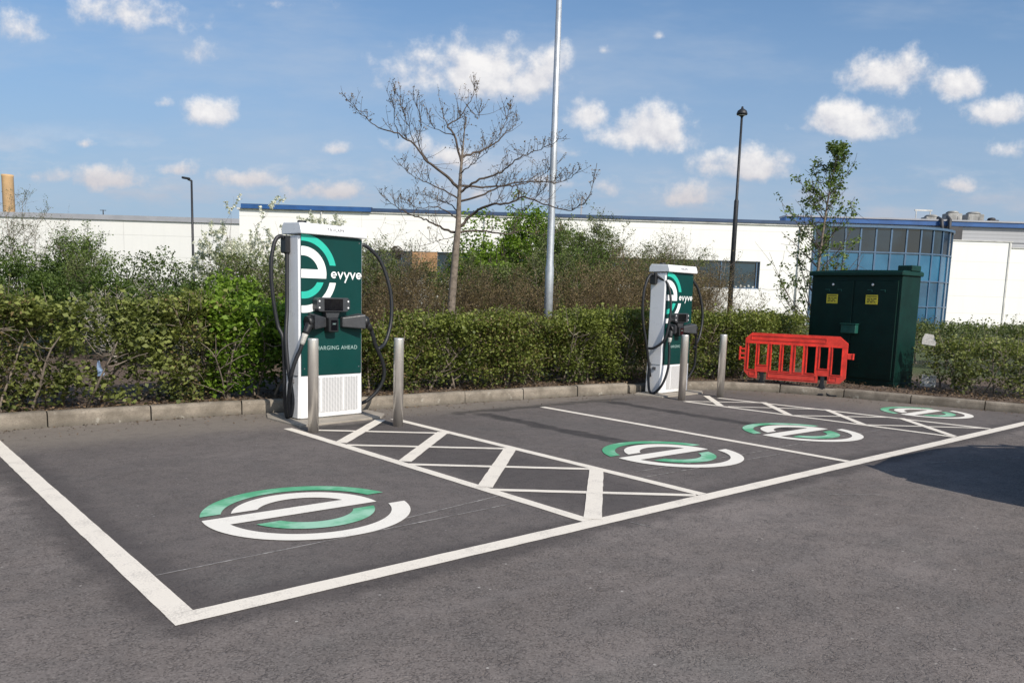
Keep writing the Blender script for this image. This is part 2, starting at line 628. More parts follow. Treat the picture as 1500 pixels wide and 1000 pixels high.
M['steel'] = brushed()


def cladding(name, col, pz, px, z0=0.0, line=.022):
    m, N, b = new_mat(name)
    co = N.coords()
    s = N.sep(co)
    fz = N.m('FRACT', N.m('ADD', N.m('DIVIDE', s[2], pz), z0))
    fx = N.m('FRACT', N.m('DIVIDE', s[0], px))
    lz = N.m('LESS_THAN', fz, line)
    lx = N.m('LESS_THAN', fx, line * pz / px)
    l = N.m('MAXIMUM', lz, lx)
    n = N.noise(co, .35, 4)
    mp = N.n('ShaderNodeMapping')
    N.link(co, mp.inputs[0])
    mp.inputs['Scale'].default_value = (1.4, 1.4, .12)
    streak = N.ss(N.noise(mp.outputs[0], 1.6, 4), .45, .8)
    c = N.mix(n, tuple(x * .95 for x in col), col)
    c = N.mix(N.m('MULTIPLY', streak, .14), c, tuple(x * .72 for x in col))
    c = N.mix(N.m('MULTIPLY', l, .5), c, tuple(x * .5 for x in col))
    N.link(c, b.inputs['Base Color'])
    b.inputs['Roughness'].default_value = .55
    return m


M['clad'] = cladding('white_cladding', (.80, .80, .775), 1.42, 11.5, .15)
M['clad_far'] = cladding('white_far_cladding', (.72, .72, .70), 2.4, 9)
M['clad_grey'] = cladding('grey_profiled_sheet', (.34, .35, .37), .3, 30, 0, .2)


def glass(name, col, col2, rough=.06, sc=.5):
    m, N, b = new_mat(name)
    co = N.coords()
    N.link(N.mix(N.ss(N.noise(co, sc, 3), .35, .65), col, col2), b.inputs['Base Color'])
    b.inputs['Roughness'].default_value = rough
    b.inputs['Specular IOR Level'].default_value = .6
    return m


M['glass_dark'] = glass('dark_tinted_glass', (.005, .011, .022), (.012, .026, .045), .12)
M['glass_sky'] = glass('pale_blue_glass', (.012, .095, .19), (.025, .13, .24), .2)
M['glass_mid'] = glass('mid_blue_glass', (.012, .06, .125), (.025, .10, .18), .1)
M['glass_win'] = glass('blue_black_window_glass', (.006, .022, .04), (.012, .045, .075), .12, .8)


def soil():
    m, N, b = new_mat('soil_and_mulch')
    co = N.coords()
    a = N.noise(co, 28, 6, .7)
    c = N.mix(N.ss(a, .3, .7), (.055, .035, .024), (.20, .145, .105))
    g = N.ss(N.noise(co, .35, 3), .42, .6)
    s = N.sep(co)
    dist = N.m('ADD', N.m('MULTIPLY', s[0], FX), N.m('MULTIPLY', s[1], FY))
    gr = N.m('MULTIPLY', N.ss(dist, 15.5, 18), N.m('MULTIPLY_ADD', g, .4, .6))
    c = N.mix(gr, c, N.mix(a, (.035, .06, .015), (.11, .13, .045)))
    N.link(c, b.inputs['Base Color'])
    b.inputs['Roughness'].default_value = .95
    N.link(N.bump(a, 1.0, .04), b.inputs['Normal'])
    return m


M['soil'] = soil()


def kerb_mat():
    m, N, b = new_mat('weathered_kerb_concrete')
    co = N.coords()
    a = N.noise(co, 3.2, 6, .65)
    f = N.noise(co, 70, 4, .6)
    c = N.mix(N.ss(a, .3, .7), (.135, .115, .09), (.30, .26, .21))
    c = N.mix(N.m('MULTIPLY', N.ss(f, .50, .72), .65), c, (.12, .10, .08))
    z = N.sep(co)[2]
    c = N.mix(N.m('MULTIPLY', N.ss(z, 0, .08, 1, 0), .75), c, (.10, .09, .075))
    lich = N.ss(N.noise(co, 9, 4), .62, .72)
    c = N.mix(N.m('MULTIPLY', lich, .35), c, (.5, .48, .42))
    N.link(c, b.inputs['Base Color'])
    b.inputs['Roughness'].default_value = .9
    N.link(N.bump(f, .5, .01), b.inputs['Normal'])
    return m


M['kerb'] = kerb_mat()


def asphalt():
    m, N, b = new_mat('worn_asphalt')
    co = N.coords()
    s = N.sep(co)
    x, y = s[0], s[1]
    big = N.noise(co, .45, 5, .6)
    mid = N.noise(co, 2.6, 5, .65)
    fine = N.noise(co, 95, 3, .65)
    grit = N.noise(co, 210, 2, .6)
    vor = N.n('ShaderNodeTexVoronoi')
    N.link(co, vor.inputs['Vector'])
    vor.inputs['Scale'].default_value = 120
    c = N.mix(N.ss(big, .32, .68), (.142, .122, .111), (.205, .178, .164))
    c = N.mix(N.m('MULTIPLY', N.ss(mid, .42, .62), .5), c, (.118, .106, .100))
    green = N.ss(N.noise(co, .8, 4), .55, .7)
    c = N.mix(N.m('MULTIPLY', green, .35), c, (.115, .116, .108))
    # aggregate
    sp = N.n('ShaderNodeSeparateColor')
    N.link(vor.outputs['Color'], sp.inputs[0])
    c = N.mix(N.m('MULTIPLY', N.ss(sp.outputs[0], .62, 1.0), .32), c, (.30, .27, .25))
    c = N.mix(N.m('MULTIPLY', N.ss(sp.outputs[1], .55, 1.0), .55), c, (.038, .032, .030))
    # short wormy cracks
    wob = N.n('ShaderNodeVectorMath', operation='MULTIPLY_ADD')
    nz = N.n('ShaderNodeTexNoise')
    N.link(co, nz.inputs['Vector'])
    nz.inputs['Scale'].default_value = 30
    nz.inputs['Detail'].default_value = 4
    N.link(nz.outputs['Color'], wob.inputs[0])
    wob.inputs[1].default_value = (.05, .05, 0)
    N.link(co, wob.inputs[2])
    v2 = N.n('ShaderNodeTexVoronoi', feature='DISTANCE_TO_EDGE')
    N.link(wob.outputs[0], v2.inputs['Vector'])
    v2.inputs['Scale'].default_value = 34
    crack = N.m('MULTIPLY', N.ss(v2.outputs['Distance'], .02, .10, 1, 0), N.ss(N.noise(co, 9, 4, .7), .45, .62))
    c = N.mix(N.m('MULTIPLY', crack, .26), c, (.045, .039, .037))
    # pale bits and scuffs
    v3 = N.n('ShaderNodeTexVoronoi')
    N.link(co, v3.inputs['Vector'])
    v3.inputs['Scale'].default_value = 9
    pale = N.m('MULTIPLY', N.ss(v3.outputs['Distance'], .05, .085, 1, 0), N.ss(N.noise(co, 2.3, 3), .50, .60))
    c = N.mix(N.m('MULTIPLY', pale, .75), c, (.45, .43, .40))
    # oil drips and wheel-worn patches
    v4 = N.n('ShaderNodeTexVoronoi')
    N.link(co, v4.inputs['Vector'])
    v4.inputs['Scale'].default_value = 1.15
    oil = N.m('MULTIPLY', N.ss(N.m('ADD', v4.outputs['Distance'], N.m('MULTIPLY', mid, .16)), .10, .24, 1, 0), N.ss(N.noise(co, .9, 2), .5, .6))
    c = N.mix(N.m('MULTIPLY', oil, .45), c, (.040, .036, .036))
    pt = N.n('ShaderNodeMapping')
    N.link(co, pt.inputs[0])
    pt.inputs['Rotation'].default_value = (0, 0, .35)
    pt.inputs['Scale'].default_value = (.5, 3.2, 1)
    wear = N.ss(N.noise(pt.outputs[0], 1.2, 4, .6), .52, .72)
    c = N.mix(N.m('MULTIPLY', wear, .30), c, (.215, .19, .178))
    # blacked-out surround of the paintwork
    jit = N.m('MULTIPLY', N.m('SUBTRACT', N.noise(co, 3.0, 5, .7), .5), .35)

    def line_x(x0, y0, y1, w):
        a_ = N.m('ADD', N.m('ABSOLUTE', N.m('SUBTRACT', x, x0)), jit)
        e = N.m('MULTIPLY', N.ss(y, y0 - .1, y0 + .1), N.ss(y, y1 - .2, y1 + .2, 1, 0))
        return N.m('MULTIPLY', N.ss(a_, w * .35, w, 1, 0), e)

    def line_y(y0, x0, x1, w):
        a_ = N.m('ADD', N.m('ABSOLUTE', N.m('SUBTRACT', y, y0)), jit)
        e = N.m('MULTIPLY', N.ss(x, x0 - .1, x0 + .1), N.ss(x, x1 - .2, x1 + .2, 1, 0))
        return N.m('MULTIPLY', N.ss(a_, w * .35, w, 1, 0), e)
    halo = line_x(1.22, 3.6, 8.0, .30)
    for h_ in (line_y(3.61, 1.1, 13.5, .28), line_x(4.56, 3.6, 8.0, .80), line_x(10.6, 3.6, 7.6, .65)):
        halo = N.m('MAXIMUM', halo, h_)
    c = N.mix(N.m('MULTIPLY', halo, .62), c, (.050, .043, .042))
    inb = N.m('MULTIPLY', N.m('MULTIPLY', N.ss(x, 1.0, 1.4), N.ss(y, 3.5, 3.8)), 0.42)
    c = N.mix(inb, c, (.085, .076, .074))
    # dark sealed bands where old lines were burnt off
    tar = N.m('MAXIMUM', line_x(6.45, 5.3, 8.1, .17), line_y(8.0, 4.12, 5.05, .17))
    for h_ in (line_x(8.88, 5.0, 8.1, .17), line_y(8.17, 6.1, 9.4, .15)):
        tar = N.m('MAXIMUM', tar, h_)
    c = N.mix(N.m('MULTIPLY', tar, N.ss(mid, .2, .6, .42, .8)), c, (.028, .026, .026))
    # dusty strip by the kerb
    c = N.mix(N.m('MULTIPLY', N.m('MULTIPLY', N.ss(N.m('ADD', x, jit), 11.2, 12.6), N.ss(y, 4.2, 5.2)), .5), c, (.215, .185, .15))
    dust = N.m('MULTIPLY', N.ss(N.m('ADD', y, N.m('MULTIPLY', jit, 2.0)), 7.9, 8.7), .55)
    c = N.mix(dust, c, (.235, .205, .17))
    N.link(c, b.inputs['Base Color'])
    b.inputs['Roughness'].default_value = .88
    b.inputs['Specular IOR Level'].default_value = .3
    h = N.m('ADD', N.m('MULTIPLY', fine, .6), N.m('ADD', N.m('MULTIPLY', grit, .5), N.m('MULTIPLY', crack, -1.0)))
    N.link(N.bump(h, .7, .005), b.inputs['Normal'])
    return m


M['asphalt'] = asphalt()


def road_paint(name, col, wear=(.62, .75), wcol=(.12, .11, .10), wamt=.75, patch=None):
    m, N, b = new_mat(name)
    co = N.coords()
    a = N.noise(co, 5, 5, .65)
    f = N.noise(co, 120, 3, .6)
    c = N.mix(N.ss(a, .3, .7), tuple(v * .93 for v in col), col)
    if patch:
        c = N.mix(N.m('MULTIPLY', N.ss(N.noise(co, 2.7, 5, .6), .42, .64), .8), c, patch)
    c = N.mix(N.m('MULTIPLY', N.ss(N.m('ADD', N.m('MULTIPLY', a, .5), N.m('MULTIPLY', f, .5)), wear[0], wear[1]), wamt), c, wcol)
    N.link(c, b.inputs['Base Color'])
    b.inputs['Roughness'].default_value = .75
    N.link(N.bump(f, .35, .004), b.inputs['Normal'])
    return m


M['line_white'] = road_paint('white_road_paint', (.79, .73, .635), (.47, .64), (.34, .31, .28), .5)
M['emblem_white'] = road_paint('fresh_white_road_paint', (.82, .785, .71), (.49, .66), (.42, .39, .36), .45)
M['emblem_green'] = road_paint('green_road_paint', (.085, .37, .19), (.56, .8), (.05, .14, .08), .6, patch=(.36, .60, .46))


def chalk():
    m, N, b = new_mat('chalk_scratch')
    co = N.coords()
    n = N.ss(N.noise(co, 14, 5, .7), .35, .7)
    N.link(N.mix(n, (.13, .12, .115), (.42, .40, .38)), b.inputs['Base Color'])
    b.inputs['Roughness'].default_value = .9
    return m


M['chalk'] = chalk()

# ------------------------------------------------------------------ ground, road, verge, kerbs
g = MB()
g.add([(-1500, -1500, -.03), (1500, -1500, -.03), (1500, 1500, -.03), (-1500, 1500, -.03)], [(0, 1, 2, 3)])
tag(g.build('ground', M['soil']), kind='structure')
g = MB()
g.add([(-60, -70, 0), (60, -70, 0), (60, 11, 0), (-60, 11, 0)], [(0, 1, 2, 3)])
road = tag(g.build('car_park', M['asphalt']), kind='structure')

KA = [(-40, 9.55), (-6, 9.5), (0, 9.46), (2.2, 9.43), (3.3, 9.38), (4.02, 9.33), (4.6, 9.15), (5.5, 8.93), (7.08, 8.86), (8.5, 8.72), (9.95, 8.53)]
KB = [(9.95, 8.53), (10.9, 8.58), (11.5, 8.42), (12.0, 8.12), (12.4, 7.65), (12.72, 7.0), (12.98, 6.26), (13.14, 5.4), (13.55, 4.0), (14.35, 1.5), (15.6, -2.0), (18, -8), (26, -28), (44, -68)]


def offset(poly, w):
    out = []
    for i, p in enumerate(poly):
        a = Vector(poly[max(i - 1, 0)])
        b = Vector(poly[min(i + 1, len(poly) - 1)])
        t = (b - a).normalized()
        out.append((p[0] - t.y * w, p[1] + t.x * w))
    return out


def kerb(poly, z1, seed):
    rg = random.Random(seed)
    P = [Vector(p) for p in poly]
    # resample to stones of about a metre, gaps of 8 mm
    seg = [0]
    for i in range(1, len(P)):
        seg.append(seg[-1] + (P[i] - P[i - 1]).length)

    def at(s):
        for i in range(1, len(P)):
            if s <= seg[i] or i == len(P) - 1:
                t = (s - seg[i - 1]) / (seg[i] - seg[i - 1])
                return P[i - 1].lerp(P[i], t)
    mb = MB()
    s = 0
    L = 1.02
    while s < seg[-1] - .1:
        e = min(s + L, seg[-1])
        a, b = at(s + .007), at(e - .007)
        t = (b - a).normalized()
        nrm = Vector((-t.y, t.x))
        dz = rg.uniform(-.005, .005)
        dn = rg.uniform(-.005, .005)
        prof = [(0 + dn, -.05), (.004 + dn, z1 - .035 + dz), (.012 + dn, z1 - .012 + dz), (.035 + dn, z1 + dz), (.125 + dn, z1 + dz), (.125 + dn, -.05)]
        n = len(prof)
        vs = []
        for q, sg in ((a, 0), (b, 0)):
            for (o_, z_) in prof:
                w = q + nrm * o_
                vs.append((w.x, w.y, z_))
        fs = [tuple(range(n)), tuple(reversed(range(n, 2 * n)))]
        for i in range(n - 1):
            fs.append((i, i + 1, n + i + 1, n + i))
        mb.add(vs, fs)
        s = e
    return tag(mb.build('kerb', M['kerb']), kind='structure')


kerb(KA, .165, 3)
kerb(KB, .135, 5)
# verge: a slightly lumpy soil bed behind the kerbs
inner = offset(KA, .118)[:-1] + offset(KB, .118)
VZ = .118


def resample(poly, st):
    out = [Vector(poly[0])]
    for i in range(1, len(poly)):
        a, b = Vector(poly[i - 1]), Vector(poly[i])
        k = max(1, int((b - a).length / st))
        for j in range(1, k + 1):
            out.append(a.lerp(b, j / k))
    return out


inn = resample(inner, .35)
rows = [0, .25, .5, .8, 1.2, 1.7, 2.4, 3.4, 6, 12, 25, 60]
rg0 = np.random.default_rng(2)
vv, ff = [], []
for k, p in enumerate(inn):
    # fan out away from the car park
    back = Vector((FX, FY)) * .6 + Vector((0, .5)) if p.y > 6.5 else Vector((FX, FY))
    back = Vector((max(0.15, .1 + (p.x + 5) / 25), 1)).normalized() if p.y > 7.8 else Vector((1, .25 + max(0, p.y - 3) * .12)).normalized()
    for j, r__ in enumerate(rows):
        q = p + back * r__
        z = VZ + (0 if j == 0 else rg0.uniform(-.02, .05)) - .004 * r__
        vv.append((q.x, q.y, z))
nr = len(rows)
for k in range(len(inn) - 1):
    for j in range(nr - 1):
        ff.append((k * nr + j, k * nr + j + 1, (k + 1) * nr + j + 1, (k + 1) * nr + j))
mb = MB()
mb.add(vv, ff, True)
tag(mb.build('verge', M['soil']), kind='structure')

# ------------------------------------------------------------------ painted markings (parts of the car park)
ZP = .004


def quadline(mb, a, b, w, z=ZP, wob=.0):
    a, b = Vector(a), Vector(b)
    t = (b - a).normalized()
    n = Vector((-t.y, t.x)) * w / 2
    k = max(2, int((b - a).length / .11))
    A, B = [], []
    rg = random.Random(int(a.x * 100) + int(b.y * 10))
    for i in range(k + 1):
        p = a.lerp(b, i / k)
        e1, e2 = rg.uniform(-.0045, .0045), rg.uniform(-.0045, .0045)
        A.append((p.x + n.x * (1 + e1 / w), p.y + n.y * (1 + e1 / w)))
        B.append((p.x - n.x * (1 + e2 / w), p.y - n.y * (1 + e2 / w)))
    mb.strip(A, B, lambda x, y: (x, y, z))


def marking(name, segs, w, z=ZP, m='line_white'):
    mb = MB()
    for a, b in segs:
        quadline(mb, a, b, w, z)
    return mb.build(name, M[m], road)


marking('bay_line', [((1.215, 3.69), (1.245, 9.25))], .125)
marking('bay_line', [((1.1525, 3.625), (13.75, 3.615))], .13)
marking('bay_line', [((7.58, 3.69), (7.58, 8.06))], .10)


def hatching(xl, xr, xl1, xr1, y0, y1, thick, thin, wl, wt, wn):
    """border lines, thick diagonals, thin diagonals (each a sheet above the last)"""
    mb = MB()
    quadline(mb, (xl, y0), (xl1, y1), wl)
    quadline(mb, (xr, y0), (xr1, y1), wl)
    for a, b in thick:
        quadline(mb, a, b, wt, ZP + .002)
    for a, b in thin:
        quadline(mb, a, b, wn, ZP + .001)
    return mb.build('hatching', M['line_white'], road)


hatching(3.93, 5.23, 3.88, 5.24, 3.69, 8.16,
         [((3.94, 7.10), (5.06, 8.17)), ((3.97, 6.00), (5.19, 7.09)), ((3.95, 4.83), (5.20, 5.97)), ((3.98, 3.69), (5.20, 4.80))],
         [((4.02, 7.95), (5.20, 6.99)), ((3.93, 6.97), (5.20, 5.94)), ((3.93, 5.88), (5.22, 4.80)), ((3.93, 4.75), (5.16, 3.70))], .10, .125, .075)
hatching(10.20, 11.34, 9.95, 10.82, 3.69, 7.45,
         [((10.02, 6.85), (10.88, 7.72)), ((10.08, 5.78), (11.00, 6.76)), ((10.15, 4.78), (11.12, 5.80)), ((10.24, 3.72), (11.24, 4.78))],
         [((9.98, 7.44), (10.96, 6.72)), ((10.05, 6.74), (11.02, 5.90)), ((10.08, 5.72), (11.18, 4.90)), ((10.16, 4.76), (11.3, 3.78))], .085, .10, .065)


def arc(r0, r1, c0, c1, side, n=28, xcut=None):
    """ring piece; c0/c1 are the heights where it is cut level.  side='top' or 'bot'"""
    A, B = [], []
    for (r, L) in ((r0, A), (r1, B)):
        if side == 'top':
            a0 = math.asin(max(-1, min(1, c0 / r)))
            a1 = math.pi - math.asin(max(-1, min(1, c1 / r)))
            if xcut is not None:
                a1 = math.acos(max(-1, min(1, xcut / r)))
        else:
            a0 = -math.asin(max(-1, min(1, -c0 / r)))
            a1 = -math.pi + math.asin(max(-1, min(1, -c1 / r)))
            if xcut is not None:
                a1 = -math.acos(max(-1, min(1, xcut / r)))
        for i in range(n + 1):
            a = a0 + (a1 - a0) * i / n
            L.append((r * math.cos(a), r * math.sin(a)))
    return A, B


def emblem(cx, cy, k, rot, shx=0.0):
    fr = lambda x, y: (cx + k * (x * math.cos(rot) - y * math.sin(rot)), cy + k * (x * math.sin(rot) + y * math.cos(rot)), ZP + .002)
    mb = MB()
    b0, b1 = -.05, .125
    mb.strip(*arc(.345, .505, b0, .195, 'top'), fr)
    # bar: from the outer ring on the left to the inner edge of the small ring
    A, B = [], []
    n = 12
    for i in range(n + 1):
        y = b0 + (b1 - b0) * i / n
        A.append((-math.sqrt(.695 ** 2 - y * y), y))
        B.append((math.sqrt(.345 ** 2 - y * y), y))
    mb.strip(A, B, fr)
    # outer lower ring, right end cut level at -.14, left end meeting the bar
    mb.strip(*arc(.565, .695, -.14, b0, 'bot', 40), fr)
    o = mb.build('painted_emblem', M['emblem_white'], road)
    mg = MB()
    fr2 = lambda x, y: fr(x + shx, y)
    mg.strip(*arc(.57, .70, .16, .215, 'top', 40), fr2)
    mg.strip(*arc(.30, .45, -.135, -.14, 'bot'), fr2)
    og = mg.build('green_arc', M['emblem_green'])
    og.parent = o
    return o


emblem(2.52, 4.985, 1.0, R(-1.2))
emblem(6.42, 4.90, .97, R(-1.5), -.04)
emblem(8.88, 4.90, .96, R(-1.5), -.04)
emblem(12.23, 4.84, .86, R(-1.5), -.04)

mb = MB()
for a, b in (((1.29, 4.27), (3.86, 4.33)), ((2.3, 4.36), (3.86, 4.56)), ((5.3, 4.55), (7.5, 4.47)), ((5.3, 4.36), (7.45, 4.28)), ((7.66, 4.5), (10.1, 4.45)),
             ((4.4, 4.1), (4.8, 4.35)), ((4.15, 3.5), (4.17, 3.33)), ((6.1, 3.1), (6.45, 2.85)), ((11.6, 3.4), (12.1, 3.15)), ((5.45, 3.35), (5.5, 3.25)), ((8.2, 3.2), (8.9, 2.95)), ((9.0, 2.9), (9.4, 2.75))):
    quadline(mb, a, b, .012, ZP - .001)
mb.build('chalk_scratch', M['chalk'], road)

# ------------------------------------------------------------------ EV charger
GW, GD, GH = .872, .34, 2.14


def ribbon(mb, pts, w, y, closed=False):
    """flat stroke of width w in the x-z plane at depth y"""
    P = [Vector(p) for p in pts]
    A, B = [], []
    for i, p in enumerate(P):
        t = (P[min(i + 1, len(P) - 1)] - P[max(i - 1, 0)]).normalized()
        n = Vector((-t.y, t.x))
        k = 1.0
        if 0 < i < len(P) - 1:
            t1 = (P[i] - P[i - 1]).normalized()
            k = 1 / max(.35, abs(Vector((-t1.y, t1.x)).dot(n)))
        A.append(tuple(p + n * w / 2 * k))
        B.append(tuple(p - n * w / 2 * k))
    mb.strip(A, B, lambda x, z: (x, y, z))


def charger(loc, rz, k, label, variant):
    t = thing('ev_charger', label, 'ev charger', loc, rz, 'EV chargers')
    t.scale = (k, k, k)
    # cabinet: white tapered shell
    mb = MB()
    prof = [(-.012, 0.02), (.002, .52), (.006, 1.2), (.004, 1.7), (0.0, 2.12)]
    # front corners chamfered, built as stacked rings
    ring = []
    for (dx, z) in prof:
        w0, w1 = dx, GW - dx * .6
        c = .03
        ring.append([(w0 + c, 0, z), (w1 - .02, 0, z), (w1, .022, z), (w1, GD - .03, z), (w1 - .03, GD, z), (w0 + .03, GD, z), (w0, GD - .03, z), (w0, .03, z)])
    n = 8
    vs = [p for r__ in ring for p in r__]
    fs = []
    for i in range(len(ring) - 1):
        for j in range(n):
            fs.append((i * n + j, i * n + (j + 1) % n, (i + 1) * n + (j + 1) % n, (i + 1) * n + j))
    fs.append(tuple(range(n)))
    fs.append(tuple(range((len(ring) - 1) * n, len(ring) * n)))
    mb.add(vs, fs)
    mb.box((GW / 2, GD / 2, .012), (GW - .06, GD - .06, .03))
    mb.build('cabinet', M['white_paint'], t)
    # thin shadow joint between upper shell and base
    mb = MB()
    mb.box((GW / 2, -.0015, .516), (GW - .06, .004, .006))
    mb.box((.000, GD / 2, .516), (.006, GD - .08, .006))
    mb.build('panel_joint', M['grey_text'], t)
    # cap with overhanging front and a visor underside
    mb = MB()
    fr = lambda x, y, z: (y, x, z)
    mb.prism([(-.06, 2.140), (-.066, 2.165), (-.03, 2.262), (GD - .02, 2.275), (GD + .02, 2.225), (GD + .02, 2.140)], -.012, GW + .012, fr)
    mb.build('cap', M['white_paint'], t, bevel=.008)
    mb = MB()
    mb.lathe([(.0, .02), (.05, .018), (.055, 0), (.055, -.03)], (.16, GD * .6, 2.285), 16)
    mb.build('antenna', M['black_plastic'], t)
    put_text('maker_lettering', 'TRIILAPR', .052, M['grey_text'], t, (.455, -.0615, 2.188), (math.pi / 2 - .36, 0, 0), 1.15)
    # green front panel
    mb = MB()
    x0, x1, z0, z1 = .021, .846, .520, 2.132
    mb.box(((x0 + x1) / 2, -.004, (z0 + z1) / 2), (x1 - x0, .008, z1 - z0))
    gp = mb.build('front_panel', M['green_panel'], t)
    # roundel, cropped by the left edge of the panel
    cx, cz = .045, 1.695
    fr = lambda x, z: (cx + x, -.0095, cz + z)
    xc = x0 - cx + .001
    mw = MB()
    mw.strip(*arc(.205, .308, -.05, 0, 'top', 24, xc), fr)
    A, B = [], []
    for i in range(9):
        z = -.05 + .1 * i / 8
        A.append((xc, z))
        B.append((math.sqrt(.205 ** 2 - z * z), z))
    mw.strip(A, B, fr)
    mw.strip(*arc(.365, .447, -.095, 0, 'bot', 24, xc), fr)
    mw.build('white_emblem', M['vinyl_white'], gp)
    mt = MB()
    mt.strip(*arc(.368, .447, .105, 0, 'top', 24, xc), fr)
    mt.strip(*arc(.205, .285, -.095, 0, 'bot', 24, xc), fr)
    mt.build('teal_emblem', M['teal'], gp)
    # evyve wordmark
    ml = MB()
    wz, xh, sw = 1.655, .075, .0175

    def ee(x):
        c = (x + .040, wz + xh / 2)
        r = xh / 2 - sw / 2 + .002
        pts = [(c[0] + r * math.cos(a), c[1] + r * math.sin(a)) for a in np.linspace(0.0, R(318), 26)]
        ribbon(ml, pts, sw, -.0095)
        ribbon(ml, [(c[0] - r + .004, c[1] - .001), (c[0] + r + sw / 2, c[1] - .001)], sw * .85, -.0102)

    def vee(x):
        ribbon(ml, [(x + .010, wz + xh), (x + .043, wz + .006), (x + .076, wz + xh)], sw, -.0095)
    ee(.415)
    vee(.502)
    ribbon(ml, [(.599, wz + xh), (.632, wz + .006)], sw, -.0095)
    ribbon(ml, [(.668, wz + xh), (.632, wz + .004), (.606, wz - .050)], sw, -.0102)
    vee(.674)
    ee(.764)
    ml.build('wordmark', M['vinyl_white'], gp)
    put_text('slogan', 'CHARGING AHEAD', .066, M['pale_text'], gp, (.475, -.0095, .815), spacing=1.1)
    # screen unit
    mb = MB()
    mb.prism([(.165, 1.30), (.20, 1.265), (.57, 1.265), (.612, 1.30), (.612, 1.395), (.585, 1.428), (.19, 1.428), (.165, 1.40)], -.115, -.008)
    mb.prism([(.29, 1.265), (.49, 1.265), (.46, 1.19), (.31, 1.19)], -.09, -.008)
    su = mb.build('screen_housing', M['holster'], t, bevel=.008)
    mb = MB()
    mb.box((.385, -.116, 1.346), (.25, .006, .135))
    mb.build('screen', M['screen'], su)
    for x in (.195, .585):
        for z in (1.31, 1.385):
            mb = MB()
            mb.lathe([(.011, 0), (.011, .004), (.007, .006)], (0, 0, 0), 10)
            mb.v = [(x + a, -.114 - c_, z + b_) for a, b_, c_ in mb.v]
            mb.build('button', M['vinyl_white'], su)
    # card reader
    mb = MB()
    mb.box((.386, -.065, 1.11), (.132, .12, .165), bev=.012)
    cr = mb.build('card_reader', M['black_plastic'], t)
    mb = MB()
    mb.box((.386, -.127, 1.11), (.085, .004, .12))
    rp = mb.build('reader_face', M['screen'], cr)
    put_text('reader_print', 'PAY', .026, M['pale_text'], rp, (.386, -.1295, 1.115))
    # holsters: flared hoods angled outward
    for sgn, xa, xb in ((-1, .315, .105), (1, .535, .800)):
        mb = MB()
        inn_, out_ = [(xa, 1.205), (xa, 1.075)], [(xb, 1.255), (xb, 1.058)]
        vs = [(xa, -.008, 1.08), (xa, -.008, 1.20), (xa, -.07, 1.195), (xa, -.07, 1.085),
              (xb, -.008, 1.055), (xb, -.008, 1.25), (xb, -.17, 1.235), (xb, -.17, 1.065)]
        mb.add(vs, [(0, 1, 2, 3), (0, 4, 5, 1), (1, 5, 6, 2), (2, 6, 7, 3), (3, 7, 4, 0), (4, 7, 6, 5)])
        h = mb.build('holster', M['holster'], t, bevel=.012)
        mb = MB()
        xo = xb + sgn * .003
        mb.tube([(xo, -.09, 1.155), (xo + sgn * .06, -.09, 1.145)], .066, 16)
        mb.build('socket', M['black_plastic'], h)
    # vent grille
    gx0, gx1, gz0, gz1 = .165, .80, .07, .485
    mb = MB()
    mb.box(((gx0 + gx1) / 2, .0005, (gz0 + gz1) / 2), (gx1 - gx0, .006, gz1 - gz0))
    gr = mb.build('grille', M['grille'], t)
    for xx in (.284, .593):
        mb = MB()
        mb.box((xx, -.004, (gz0 + gz1) / 2), (.016, .004, gz1 - gz0 - .01))
        mb.build('grille_bar', M['white_paint'], gr)
    for sx_, sz_ in ((.06, .60), (.81, .60), (.81, 2.08), (.81, 1.2)):
        mb = MB()
        mb.lathe([(.008, 0), (.008, .002), (.004, .003)], (0, 0, 0), 8)
        mb.v = [(sx_ + a, -.0085 - c_, sz_ + b_) for a, b_, c_ in mb.v]
        mb.build('screw', M['grey_text'], gp)
    # side latch
    mb = MB()
    mb.box((-.008, .15, .45), (.022, .07, .05), bev=.005)
    mb.build('side_latch', M['grey_text'], t)
    # cable hangers
    for sgn, x in ((-1, -.004), (1, GW + .004)):
        mb = MB()
        mb.box((x + sgn * .03, .24, 2.02 if sgn < 0 else 2.04), (.062, .13, .20 if sgn < 0 else .10), bev=.012)
        mb.build('cable_hanger', M['black_plastic'], t)
    CR = .023
    if variant == 1:
        left = [(-.02, .20, .06), (-.07, .17, .03), (-.10, .16, .25), (-.11, .15, .60), (-.12, .16, .95), (-.15, .22, 1.10), (-.20, .24, 1.45), (-.215, .24, 1.80), (-.16, .24, 2.06), (-.06, .24, 2.10),
                (-.03, .22, 1.95), (-.04, .20, 1.60), (-.06, .17, 1.25), (-.11, .11, .95), (-.11, .06, .60), (-.09, .0, .25), (-.11, .02, .05), (-.14, .0, .30), (-.12, -.06, .62), (-.05, -.10, .83), (-.03, -.11, .90)]
        plug_l = [(-.035, -.11, .89), (.010, -.11, 1.01)]
        hand_l = [(.010, -.11, 1.01), (.075, -.10, 1.12)]
        right_a = [(GW + .03, .20, 2.05), (GW + .15, .16, 2.07), (GW + .34, .12, 1.90), (GW + .45, .08, 1.60), (GW + .48, .06, 1.35), (GW + .45, .04, 1.10), (GW + .34, .00, .88), (GW + .20, -.04, .80)]
        right_b = [(GW - .02, -.09, 1.14), (GW + .06, -.09, 1.05), (GW + .15, -.06, .86), (GW + .28, -.02, .66), (GW + .33, .00, .48), (GW + .28, .04, .30), (GW + .14, .10, .15), (GW - .01, .16, .10)]
    else:
